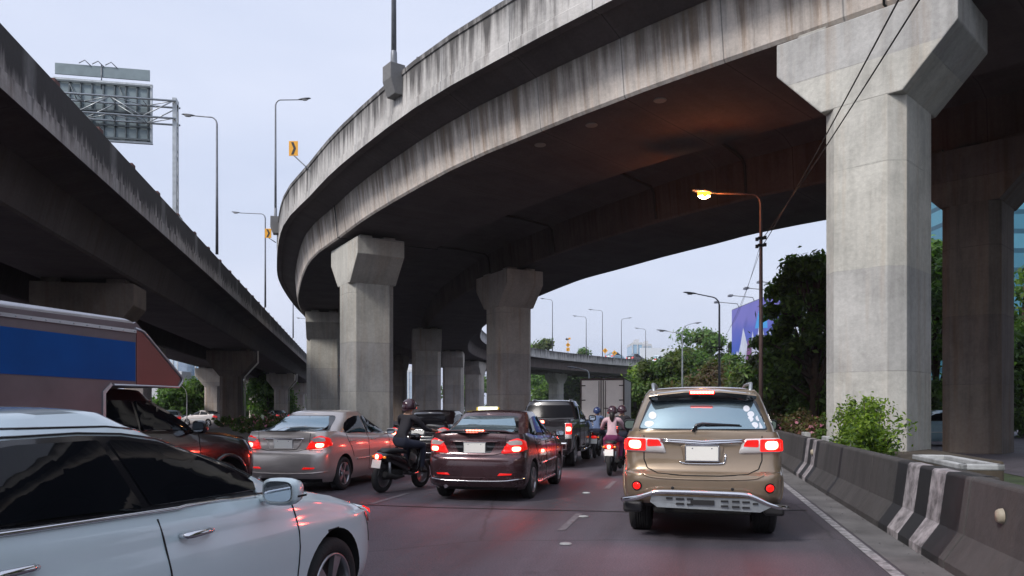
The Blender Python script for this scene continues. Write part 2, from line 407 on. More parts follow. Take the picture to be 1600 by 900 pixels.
# ================================================================ vehicle kit
def lerp_tab(tab, x):
    if x <= tab[0][0]: return tab[0][1]
    for (a, va), (b, vb) in zip(tab, tab[1:]):
        if x <= b:
            t = (x - a) / (b - a); t = t * t * (3 - 2 * t) * .5 + t * .5
            return va + (vb - va) * t
    return tab[-1][1]
def smooth_layers(ls, sub=3):
    P = [np.array(l, float) for l in ls]
    P = [2 * P[0] - P[1]] + P + [2 * P[-1] - P[-2]]
    out = []
    for i in range(1, len(P) - 2):
        for k in range(sub):
            t = k / sub
            c = .5 * ((2 * P[i]) + (-P[i - 1] + P[i + 1]) * t + (2 * P[i - 1] - 5 * P[i] + 4 * P[i + 1] - P[i + 2]) * t * t + (-P[i - 1] + 3 * P[i] - 3 * P[i + 1] + P[i + 2]) * t ** 3)
            c[0] = P[i][0] + (P[i + 1][0] - P[i][0]) * t
            out.append(c)
    out.append(P[-2]); return out
def outline(w, yr, yf, rr, rf, bow=.05, sb=.03):
    pts = []
    L2 = (yf - yr) / 2; ym = (yf + yr) / 2
    n1, nc, ns = 5, 6, 26
    for i in range(n1): pts.append(((w - rr) * i / n1, yr, 0))
    for i in range(nc + 1):
        a = math.pi / 2 * i / nc; pts.append((w - rr + rr * math.sin(a), yr + rr - rr * math.cos(a), 1))
    for i in range(1, ns): pts.append((w, yr + rr + (yf - rf - yr - rr) * i / ns, 1))
    for i in range(nc + 1):
        a = math.pi / 2 * i / nc; pts.append((w - rf + rf * math.cos(a), yf - rf + rf * math.sin(a), 1))
    for i in range(n1 - 1, -1, -1): pts.append(((w - rf) * i / n1, yf, 0))
    out = []
    for (x, y, c) in pts:
        q = (y - ym) / L2
        x2 = x * (1 - sb * max(0, abs(q) - .3) ** 1.5 * 1.6)
        y2 = y + (bow if q < 0 else -bow) * (x / w) ** 2 * (abs(q) ** 6)
        out.append((x2, y2))
    return out
def layered(mb, layers, deck, knee, crown=.03, bow=.05, sb=.03, mi=0, sub=3, deck_fn=None):
    L = smooth_layers(layers, sub); zt = L[-1][0]
    rings = []
    for l in L:
        z, w, yr, yf, rr, rf = l
        o = outline(w, yr, yf, rr, rf, bow, sb)
        ring = []
        for (x, y) in o:
            zz = z if z <= knee else knee + (z - knee) / (zt - knee) * (lerp_tab(deck, y) - knee)
            ring.append((x, y, zz))
        rings.append(ring)
    n = len(rings[0]); full = 2 * n - 2
    vs = []
    for r_ in rings:
        vs += r_ + [(-x, y, z) for (x, y, z) in reversed(r_[1:-1])]
    fs = []
    for i in range(len(rings) - 1):
        for k in range(full):
            k2 = (k + 1) % full
            fs.append((i * full + k, i * full + k2, (i + 1) * full + k2, (i + 1) * full + k))
    fs.append(tuple(reversed(range(full))))
    # lid
    b = (len(rings) - 1) * full; K = 9
    top = rings[-1]; base = len(vs); rows = []
    for i in range(n):
        x, y, z = top[i]
        if i in (0, n - 1): rows.append([b + i] * (K + 1)); continue
        row = [b + i]
        for k in range(1, K):
            t = 1 - 2 * k / K
            edge = min(1.0, (1 - abs(t)) * w_edge(x))
            vs.append((x * t, y, z + crown * (1 - t ** 2) ** .75 * min(1, x / .45)))
            row.append(len(vs) - 1)
        row.append(b + full - i); rows.append(row)
    for i in range(n - 1):
        for k in range(K):
            q = [rows[i][k], rows[i][k + 1], rows[i + 1][k + 1], rows[i + 1][k]]
            u = []
            for v in q:
                if v not in u: u.append(v)
            if len(u) > 2: fs.append(tuple(reversed(u)))
    mb.add(vs, fs, mi, True)
def w_edge(x): return 1.0
def carve(mesh, cyls, extra=()):
    """cut wheel openings (x side, y, z, radius, depth) and other pockets out of a closed shell"""
    o = bpy.data.objects.new('tmp', mesh); COL.objects.link(o)
    cut = MB()
    for (sx, y, z, r, xo, xi) in cyls:
        Mx = Matrix.Translation((0, y, z)) @ Matrix.Rotation(math.pi / 2, 4, 'Y')
        cut.lathe([(0.001, -xo), (r, -xo), (r, -xi), (0.001, -xi)] if sx < 0 else [(0.001, xi), (r, xi), (r, xo), (0.001, xo)], 40, M=Mx, smooth=False)
    for (c, d) in extra: cut.box(c, d)
    cme = cut.mesh('cut')
    bm = bmesh.new(); bm.from_mesh(cme); bmesh.ops.remove_doubles(bm, verts=bm.verts, dist=.0015); bmesh.ops.recalc_face_normals(bm, faces=bm.faces); bm.to_mesh(cme); bm.free()
    bm = bmesh.new(); bm.from_mesh(mesh); bmesh.ops.recalc_face_normals(bm, faces=bm.faces); bm.to_mesh(mesh); bm.free()
    co = bpy.data.objects.new('tmpc', cme); COL.objects.link(co)
    md = o.modifiers.new('b', 'BOOLEAN'); md.operation = 'DIFFERENCE'; md.object = co; md.solver = 'EXACT'
    dg = bpy.context.evaluated_depsgraph_get(); dg.update()
    res = bpy.data.meshes.new_from_object(o.evaluated_get(dg))
    bpy.data.objects.remove(o); bpy.data.objects.remove(co)
    return res

class Car:
    def __init__(s, name, label, cat, group=None, axles=((-1.3, .85), (1.25, .85)), wr=.31, arch=.36):
        s.root = empty(name, (0, 0, 0), 0, label, cat, group)
        s.ax = axles; s.wr = wr; s.arch = arch; s.shells = []
    def body(s, tub, deck, knee, house=None, hdeck=None, hknee=None, mat=None, crown=.03, hcrown=.04, bow=.05, sb=.03, hbow=.12, extra=(), mb_extra=None, sub=3):
        mb = MB(); layered(mb, tub, deck, knee, crown, bow, sb, sub=sub)
        me = mb.mesh('tub')
        cyl = []
        for (y, w) in s.ax:
            for sx in (-1, 1): cyl.append((sx, y, s.wr + .01, s.arch, w + .25, w - .30))
        res = carve(me, cyl, extra)
        bm = bmesh.new(); bm.from_mesh(res)
        for f in bm.faces:
            c = f.calc_center_median(); f.material_index = 0; f.smooth = True
            for (y, w) in s.ax:
                d = math.hypot(c.y - y, c.z - s.wr - .01)
                if d < s.arch * 1.003 and abs(c.x) > .3:
                    f.material_index = 1; f.smooth = False
            if f.normal.z < -.75 and c.z < .45: f.material_index = 1
        if house:
            hb = MB(); layered(hb, house, hdeck, hknee, hcrown, hbow, .05, sub=4)
            hm = hb.mesh('house'); b2 = bmesh.new(); b2.from_mesh(hm); bmesh.ops.recalc_face_normals(b2, faces=b2.faces); b2.to_mesh(hm); b2.free()
            bm.from_mesh(hm)
        if mb_extra:
            xm = mb_extra.mesh('x'); bm.from_mesh(xm)
        out = bpy.data.meshes.new('body'); 
        bm.normal_update()
        s.bvh = BVHTree.FromBMesh(bm)
        bm.to_mesh(out); bm.free()
        try: out.set_sharp_from_angle(angle=R(42))
        except Exception: pass
        s.bo = link('body', out, [mat, M['under']], s.root); s.mat = mat
        return s.bo
    # ---- projection of drawings onto the shell
    def hit(s, a, b, ax, sg=1):
        if ax == 'side': o, d = Vector((sg * 4, a, b)), Vector((-sg, 0, 0))
        elif ax == 'rear': o, d = Vector((a, -7, b)), Vector((0, 1, 0))
        elif ax == 'front': o, d = Vector((a, 7, b)), Vector((0, -1, 0))
        elif ax == 'top': o, d = Vector((a, b, 5)), Vector((0, 0, -1))
        elif ax == 'rq':   # rear quarter at 45 degrees: a runs round the corner
            u = Vector((.7071 * sg, .7071, 0)); d = Vector((-.7071 * sg, .7071, 0)); o = Vector((sg * .6, -1.6, b)) + u * a - d * 6
        h, n, i, dist = s.bvh.ray_cast(o, d)
        if h is None:
            h, n, i, dist = s.bvh.find_nearest(o + d * 3)
        if n.dot(d) > 0: n = -n
        return h, n
    def decal(s, name, poly, ax, mat, off=.004, bulge=0.0, sg=1, parent=None, step=.05, rim=.02, rnd_=0.0, skirt=0.0, fit=0):
        poly = rounded(poly, rnd_) if rnd_ else poly
        bm = bmesh.new(); vs = [bm.verts.new((p[0], p[1], 0)) for p in poly]; bm.faces.new(vs)
        bmesh.ops.triangulate(bm, faces=bm.faces[:], ngon_method='EAR_CLIP')
        xs = [p[0] for p in poly]; ys = [p[1] for p in poly]
        for ax_, lo, hi in ((0, min(xs), max(xs)), (1, min(ys), max(ys))):
            k = int((hi - lo) / step)
            for i in range(1, k + 1):
                v = lo + (hi - lo) * i / (k + 1)
                co = (v, 0, 0) if ax_ == 0 else (0, v, 0); no = (1, 0, 0) if ax_ == 0 else (0, 1, 0)
                bmesh.ops.bisect_plane(bm, geom=bm.verts[:] + bm.edges[:] + bm.faces[:], plane_co=co, plane_no=no, dist=1e-5)
        bmesh.ops.remove_doubles(bm, verts=bm.verts, dist=1e-4)
        P = [Vector(p) for p in poly]
        for v in bm.verts:
            a, b = v.co.x, v.co.y; o_ = off
            if bulge:
                d = min(seg_d(a, b, P[i], P[(i + 1) % len(P)]) for i in range(len(P)))
                t = min(1, d / rim); o_ += bulge * math.sqrt(max(0, 1 - (1 - t) ** 2))
            h, n = s.hit(a, b, ax, sg); v.co = h + n * o_
        if fit:      # glass is a clean curved sheet: least-squares surface through the projected points
            k = 0 if ax == 'side' else 1; q = 1 if ax == 'side' else 0
            C = np.array([v.co[:] for v in bm.verts]); A_, B_ = C[:, q], C[:, 2]; am, bm_ = A_.mean(), B_.mean()
            T = np.stack([(A_ - am) ** i * (B_ - bm_) ** j for i in range(fit + 1) for j in range(fit + 1 - i)], 1)
            sol = np.linalg.lstsq(T, C[:, k], rcond=None)[0]; f_ = T @ sol
            out = (C[:, k] - f_) * (sg if ax == 'side' else (-1 if ax == 'rear' else 1))
            push = max(0, float(np.percentile(out, 99.5 if ax != 'side' else 96))) * (sg if ax == 'side' else (-1 if ax == 'rear' else 1))
            for v, x in zip(bm.verts, f_): v.co[k] = x + push
            bm.verts.ensure_lookup_table(); skirt = max(skirt, .01)
        bm.normal_update()
        if skirt or off > .012:
            sk = skirt or off
            be = [e for e in bm.edges if e.is_boundary]
            r = bmesh.ops.extrude_edge_only(bm, edges=be)
            cen = sum((v.co for v in bm.verts), Vector()) / len(bm.verts)
            for v in [g for g in r['geom'] if isinstance(g, bmesh.types.BMVert)]:
                h, n, i, d = s.bvh.find_nearest(v.co); v.co = v.co - (n if n.dot(v.co - h) > 0 else -n) * (sk + .004)
        bmesh.ops.recalc_face_normals(bm, faces=bm.faces)
        for f in bm.faces: f.smooth = True
        me = bpy.data.meshes.new(name); bm.to_mesh(me); bm.free()
        try: me.set_sharp_from_angle(angle=R(50))
        except Exception: pass
        # face outwards
        return link(name, me, mat, parent or s.root)
    def both(s, name, poly, ax, mat, parent=None, **k):
        """same drawing on the mirrored side"""
        out = []
        for g in (-1, 1):
            if ax in ('side', 'rq'): out.append(s.decal(name, poly, ax, mat, sg=g, parent=parent, **k))
            else: out.append(s.decal(name, [(g * p[0], p[1]) for p in poly], ax, mat, parent=parent, **k))
        return out
    def proj(s, pts, ax, sg=1, off=.004, step=.05):
        out = []
        for (a, b) in zip(pts, pts[1:]):
            d = math.hypot(b[0] - a[0], b[1] - a[1]); n = max(1, int(d / step))
            for k in range(n): out.append((a[0] + (b[0] - a[0]) * k / n, a[1] + (b[1] - a[1]) * k / n))
        out.append(pts[-1])
        r = []
        for p in out:
            h, n = s.hit(p[0], p[1], ax, sg); r.append(h + n * off)
        return r
    def bead(s, name, pts, ax, r, mat, sg=1, off=.002, parent=None, mb=None, n=6, mi=0, spl=False):
        if spl: pts = [tuple(p)[:2] for p in catmull([(*p, 0) for p in pts], .08)]
        q = s.proj(pts, ax, sg, off)
        m = mb or MB(); m.tube(q, r, n, mi)
        if mb is None: return m.build(name, mat, parent or s.root)
    def wheels(s, spokes=5, rim_mat='rim', wid=.2, turn=0, rimr=.68, front_turn=0.0):
        for (y, w) in s.ax:
            for sx in (-1, 1):
                r = s.wr
                t = MB(); Mx = Matrix.Translation((sx * w, y, r)) @ Matrix.Rotation(-turn if y > 0 else 0, 4, 'Z') @ Matrix.Rotation(sx * math.pi / 2, 4, 'Y')
                h = 0.0
                rr = r * rimr
                prof = [(rr, -.02 + h), (rr + .012, .0 + h), (r * .86, .012 + h), (r * .965, -.004), (r, -.03), (r * 1.004, -.06)]
                for k in range(5):   # tread grooves
                    z0 = -.06 - (wid - .12) * k / 5; dz = (wid - .12) / 5
                    prof += [(r * 1.004, z0 - dz * .7), (r * .975, z0 - dz * .72), (r * .975, z0 - dz * .98), (r * 1.004, z0 - dz)]
                prof += [(r, -wid + .03), (r * .9, -wid), (rr, -wid)]
                t.lathe(prof, 40, M=Mx)
                wo = t.build('wheel', M['tyre'], s.root)
                rm = MB()
                rm.lathe([(rr * 1.0, -.012), (rr * .985, .004), (rr * .93, .0), (rr * .92, -.03), (rr * .90, -.09)], 40, 0, Mx)
                rm.lathe([(rr * .92, -.075), (.001, -.07)], 40, 1, Mx)
                rm.lathe([(.07, -.04), (.06, -.012), (.03, -.006), (.001, -.006)], 20, 0, Mx)
                for k in range(spokes):
                    a = 2 * math.pi * k / spokes + .3
                    for da, w0, w1 in (((-.11, .016, .022), (.11, .016, .022)) if spokes <= 6 else ((0, .018, .024),)):
                        c, sn = math.cos(a + da), math.sin(a + da); c0, s0 = math.cos(a), math.sin(a)
                        vs = []
                        for (rad, hw, z, cc, ss) in ((.035, w0, -.012, c0, s0), (rr * .94, w1, -.004, c, sn)):
                            px_, py_ = rad * cc, rad * ss
                            for sgn in (-1, 1):
                                for dz in (0, -.035): vs.append(Mx @ Vector((px_ - ss * hw * sgn, py_ + cc * hw * sgn, z + dz)))
                        rm.add(vs, [(0, 2, 6, 4), (0, 4, 5, 1), (2, 3, 7, 6), (1, 5, 7, 3)], 0, False)
                ro = rm.build('rim', [M[rim_mat], M['rim_dark']], wo)
    def mirror(s, x, y, z, mat, size=(.20, .12, .14), side=(1, -1), glass='glass_mirror'):
        for sg in side:
            mb = MB()
            # rounded housing, open side facing the rear
            W, D_, H = size
            for k, (dy, sc) in enumerate(()): pass
            pr = [(-.5, .86, .80), (-.42, 1, 1), (-.1, 1, 1), (.25, .9, .85), (.45, .65, .6), (.5, .3, .3)]
            vs = []; n = 20
            for (ty, sw, sh) in pr:
                for k in range(n):
                    a = 2 * math.pi * k / n; c, sn = math.cos(a), math.sin(a)
                    ex = math.copysign(abs(c) ** .55, c); ez = math.copysign(abs(sn) ** .6, sn)
                    vs.append((sg * (x + W / 2 * (1 + ex * sw) - .0), y + ty * D_ - ex * sg * sg * .0, z + H / 2 * ez * sh))
            fs = []
            for i in range(len(pr) - 1):
                for k in range(n):
                    k2 = (k + 1) % n; fs.append((i * n + k, i * n + k2, (i + 1) * n + k2, (i + 1) * n + k))
            fs.append(tuple(range(n))); fs.append(tuple((len(pr) - 1) * n + k for k in range(n)))
            mb.add(vs, fs, 0, True)
            mb.tube([(sg * (x - .1), y + .03, z - H * .35), (sg * (x + .05), y + .02, z - H * .3)], .022, 8)
            o = mb.build('side_mirror', mat, s.root)
            g = MB(); vs = []
            for k in range(n):
                a = 2 * math.pi * k / n; c, sn = math.cos(a), math.sin(a)
                ex = math.copysign(abs(c) ** .55, c); ez = math.copysign(abs(sn) ** .6, sn)
                vs.append((sg * (x + W / 2 * (1 + ex * .78)), y - .5 * D_ - .004, z + H / 2 * ez * .70))
            g.add(vs, [tuple(range(n))]); g.build('mirror_glass', M[glass], o)
    def plate(s, x, z, w, h, ax='rear', off=.02, frame='chrome', fw=.012):
        c, n = s.hit(x, z, ax)
        y = c.y - off
        mb = MB(); mb.box((x, y, z), (w, .008, h)); p = mb.build('number_plate', M['plate'], s.root, .003)
        f = MB()
        for (cx, cz, dx, dz) in ((0, h / 2 + fw / 2, w + 2 * fw, fw), (0, -h / 2 - fw / 2, w + 2 * fw, fw), (-w / 2 - fw / 2, 0, fw, h), (w / 2 + fw / 2, 0, fw, h)):
            f.box((x + cx, y + .002, z + cz), (dx, .018, dz))
        # mounting bolts
        for dx in (-.3, .3): f.tube([(x + dx * w, y - .004, z + h * .36), (x + dx * w, y - .009, z + h * .36)], .008, 8)
        f.build('plate_frame', M[frame], p, .002)
        return p
    def place(s, origin, rz):
        s.root.location = origin; s.root.rotation_euler = (0, 0, rz)
        for o in s.root.children_recursive:
            if o.type == 'MESH' and len(o.data.polygons): pass
        return s.root
def seg_d(a, b, p, q):
    v = q - p; t = max(0, min(1, ((a - p.x) * v.x + (b - p.y) * v.y) / max(1e-9, v.x ** 2 + v.y ** 2)))
    return math.hypot(a - p.x - v.x * t, b - p.y - v.y * t)
def rounded(poly, r, n=4):
    P = [Vector(p) for p in poly]; out = []
    for i, p in enumerate(P):
        a = (P[i - 1] - p); b = (P[(i + 1) % len(P)] - p)
        ra = min(r, a.length * .45); rb = min(r, b.length * .45)
        A = p + a.normalized() * ra; B = p + b.normalized() * rb
        for k in range(n + 1):
            t = k / n; q = A * (1 - t) ** 2 + p * 2 * t * (1 - t) + B * t * t; out.append((q.x, q.y))
    return out
def rectp(x0, x1, z0, z1): return [(x0, z0), (x1, z0), (x1, z1), (x0, z1)]
def circ(x, z, r, n=16): return [(x + r * math.cos(2 * math.pi * k / n), z + r * math.sin(2 * math.pi * k / n)) for k in range(n)]
def stroke(pts, w):
    """thin band polygon along a polyline"""
    P = [Vector(p) for p in pts]; A, B = [], []
    for i, p in enumerate(P):
        t = (P[min(i + 1, len(P) - 1)] - P[max(i - 1, 0)]).normalized(); n = Vector((-t.y, t.x)) * w / 2
        A.append(tuple(p + n)); B.append(tuple(p - n))
    return A + B[::-1]
def lamp(loc, energy, col, size=.12, rz=0.0, parent=None, name='tail_lamp_light', tilt=0):
    l = bpy.data.lights.new(name, 'AREA'); l.energy = energy; l.color = col; l.size = size; l.shape = 'DISK'
    l.energy *= .6; l.spread = R(160)
    o = bpy.data.objects.new(name, l); COL.objects.link(o); o.location = loc
    o.rotation_euler = (R(-90 + tilt), 0, rz)      # shines towards -Y of the car
    if parent: o.parent = parent
    return o
HEAD = -R(13.2)

# ---------------------------------------------------------------- saloon car (compact)
def sedan(name, label, mat, group=None, glass='glass_dark', rear_glass='glass_sky', lights_on=True, kind='compact', lip=False, sc=1.0, glow=5.0, sides=True):
    c = Car(name, label, 'car', group, ((-1.30, .83), (1.25, .83)), .315, .365)
    tub = [(.19, .77, -1.98, 1.98, .28, .35), (.30, .825, -2.10, 2.10, .30, .38), (.42, .845, -2.15, 2.15, .30, .40), (.58, .85, -2.16, 2.15, .28, .42),
           (.72, .852, -2.145, 2.13, .26, .42), (.77, .85, -2.09, 2.10, .24, .42), (.88, .842, -2.055, 2.03, .22, .42), (1.00, .822, -2.06, 1.96, .20, .40), (1.08, .785, -2.04, 1.86, .20, .38)]
    deck = [(-2.06, 1.105), (-1.6, 1.12), (-1.0, 1.06), (0, 1.02), (.9, 1.01), (1.4, .95), (1.9, .80), (2.15, .70)]
    house = [(.90, .79, -1.84, 1.32, .42, .45), (1.04, .775, -1.72, 1.08, .42, .45), (1.2, .715, -1.46, .74, .38, .42), (1.36, .64, -1.14, .36, .34, .36), (1.45, .575, -.98, .12, .30, .30)]
    hdeck = [(-1.1, 1.415), (-.6, 1.47), (-.1, 1.475), (.3, 1.41)]
    c.body(tub, deck, .72, house, hdeck, 1.2, mat)
    # glass
    c.decal('rear_window', [(-.60, 1.115), (.60, 1.115), (.575, 1.18), (.49, 1.37), (.44, 1.40), (-.44, 1.40), (-.49, 1.37), (-.575, 1.18)], 'rear', M['gloss_black'], off=.003, rnd_=.05, step=.06)
    rw = c.decal('rear_window', [(-.575, 1.13), (.575, 1.13), (.55, 1.18), (.465, 1.36), (.43, 1.385), (-.43, 1.385), (-.465, 1.36), (-.55, 1.18)], 'rear', M[rear_glass], off=.007, rnd_=.05, step=.05, fit=3)
    fw = [(-.62, 1.04), (.62, 1.04), (.46, 1.36), (-.46, 1.36)]
    c.decal('windscreen', fw, 'front', M['glass_dark'], off=.005, rnd_=.06)
    if sides:
        front_w = [(-.16, 1.055), (.74, 1.04), (.66, 1.11), (.45, 1.24), (.20, 1.345), (-.02, 1.385), (-.20, 1.392)]
        rear_w = [(-.22, 1.055), (-.255, 1.392), (-.5, 1.385), (-.78, 1.34), (-1.02, 1.25), (-1.14, 1.15), (-1.12, 1.07)]
        for w_ in (front_w, rear_w):
            c.both('side_window', w_, 'side', M[glass], off=.006, rnd_=.03, step=.06, fit=3)
        for g in (-1, 1):
            mb = MB()
            for line in ([(-.19, 1.05), (-.21, .8), (-.20, .34), (-.1, .30)], [(.86, 1.0), (.88, .8), (.84, .36), (.7, .30)], [(-1.16, 1.1), (-1.14, .95), (-1.0, .78), (-.92, .62)], [(-.1, .30), (.7, .30)]):
                c.bead(None, line, 'side', .005, None, g, .001, mb=mb, n=4)
            mb.build('body_seam', M['seam'], c.root)
            for y in (.0, -.98):
                hb = MB(); q = c.proj([(y - .08, .915), (y + .10, .915)], 'side', g, .028); b0, b1 = c.proj([(y - .08, .915), (y + .10, .915)], 'side', g, .0)[0], c.proj([(y - .08, .915), (y + .10, .915)], 'side', g, .0)[-1]
                hb.tube([b0] + q + [b1], .012, 8); hb.build('door_handle', mat, c.root)
            c.bead('side_moulding', [(-.8, .56), (-.2, .57)], 'side', .018, mat, g, .004)
            c.bead('side_moulding', [(-.16, .57), (.80, .58)], 'side', .018, mat, g, .004)
    # rear end
    mb = MB()
    for line in ([(-.52, 1.09), (-.50, .90), (-.46, .80), (-.3, .765), (.3, .765), (.46, .80), (.50, .90), (.52, 1.09)], [(-.74, .775), (-.5, .78)], [(.5, .78), (.74, .775)]):
        c.bead(None, line, 'rear', .005, None, 1, .001, mb=mb, n=4)
    mb.build('boot_seam', M['seam'], c.root)
    c.decal('plate_recess', [(-.36, .975), (.36, .975), (.27, .80), (-.27, .80)], 'rear', M['gloss_black'] if kind == 'dark' else mat, off=.003, rnd_=.03)
    if kind != 'dark':
        # the recess frame: a raised edge of body colour with chrome garnish above
        fr = MB(); c.bead(None, [(-.36, .975), (-.27, .80), (.27, .80), (.36, .975)], 'rear', .012, None, 1, .006, mb=fr)
        fr.build('recess_edge', mat, c.root)
    c.bead('boot_garnish', [(-.40, .985), (.40, .985)], 'rear', .016, M['chrome'] if kind != 'dark' else mat, off=.012)
    c.plate(0, .885, .36, .155)
    for g in (-1, 1):
        tl = c.decal('tail_light', [(g * x, z) for x, z in [(.44, .80), (.50, .79), (.80, .83), (.81, 1.0), (.70, 1.045), (.56, 1.0)]], 'rear', M['red_lens'], off=.008, bulge=.018, rim=.05, rnd_=.03, step=.04)
        c.decal('lamp_strip', [(g * x, z) for x, z in [(.52, .985), (.60, .93), (.76, .94), (.75, 1.0), (.68, 1.015), (.58, .99)]], 'rear', M['clear_lens'], off=.028, parent=tl, rnd_=.02, step=.04)
        for zz in (.90, .865, .83): c.decal('lamp_strip', [(g * x, z) for x, z in rectp(.50, .60, zz - .012, zz + .012)], 'rear', M['red_lit'] if lights_on else M['red_lens'], off=.028, parent=tl, step=.04)
        if lights_on:
            c.decal('brake_bulb', [(g * x, z) for x, z in [(.62, .825), (.74, .83), (.745, .905), (.62, .905)]], 'rear', M['brake'], off=.030, parent=tl, rnd_=.04, step=.04)
            if glow: lamp((g * .70, -2.16, .87), glow, (1, .06, .04), .12, 0, c.root)
        c.decal('reflector', [(g * x, z) for x, z in [(.40, .44), (.62, .45), (.64, .475), (.44, .48)]], 'rear', M['red_lens'], off=.008, bulge=.006, step=.05)
        c.both('tail_light_side', [(-2.02, .83), (-1.80, .86), (-1.83, .98), (-1.95, 1.02), (-2.02, .99)], 'side', M['red_lens'], off=.008, bulge=.01, rim=.04) if g == 1 else None
        c.decal('headlight', [(g * x, z) for x, z in [(.40, .62), (.78, .70), (.76, .80), (.5, .74)]], 'front', M['clear_lens'], off=.008, bulge=.012)
    c.bead('bumper_strip', [(-.80, .40), (-.5, .37), (0, .36), (.5, .37), (.80, .40)], 'rear', .014, mat if kind == 'compact' else M['chrome'], off=.008, spl=True)
    hb = MB(); hb.box((0, -1.40, 1.145), (.28, .07, .035)); 
    h3 = hb.build('high_brake_lamp', M['black_plastic'], c.root, .006)
    hb = MB()
    for k in range(7): hb.box((-.105 + k * .035, -1.437, 1.147), (.026, .004, .018))
    hb.build('brake_led', M['brake'] if lights_on else M['red_lens'], h3)
    if lip:
        lb = MB()
        vs = []
        secs = [(-.66, -1.93, 1.12, .02), (-.5, -1.99, 1.155, .035), (0, -2.03, 1.175, .042), (.5, -1.99, 1.155, .035), (.66, -1.93, 1.12, .02)]
        for (x, y, z, t) in secs:
            vs += [(x, y + .16, z - .01), (x, y, z + t * .4), (x, y - .02, z), (x, y + .14, z - .05)]
        fs = []
        for i in range(len(secs) - 1):
            for k in range(4): fs.append((i * 4 + k, (i + 1) * 4 + k, (i + 1) * 4 + (k + 1) % 4, i * 4 + (k + 1) % 4))
        lb.add(vs, fs, 0, True); lb.build('boot_spoiler', mat, c.root)
        lb = MB()
        for k in range(6): lb.box((-.13 + k * .052, -2.052, 1.168), (.036, .006, .02))
        lb.build('spoiler_brake_lamp', M['brake'], c.root)
        c.decal('body_skirt', [(-.78, .27), (.78, .27), (.80, .41), (-.80, .41)], 'rear', mat, off=.035, rnd_=.05, skirt=.05)
        c.bead('side_skirt', [(-.9, .24), (.85, .24)], 'side', .03, mat, 1, .02); c.bead('side_skirt', [(-.9, .24), (.85, .24)], 'side', .03, mat, -1, .02)
        c.bead('skirt_trim', [(-.78, .40), (-.4, .365), (.4, .365), (.78, .40)], 'rear', .012, M['chrome'], off=.04, spl=True)
    ex = MB(); ex.tube([(-.48, -1.9, .26), (-.48, -2.13, .25)], .03, 12); ex.build('exhaust_pipe', M['chrome'], c.root)
    c.mirror(.86, .70, 1.06, mat, (.19, .10, .12))
    c.wheels(5)
    return c

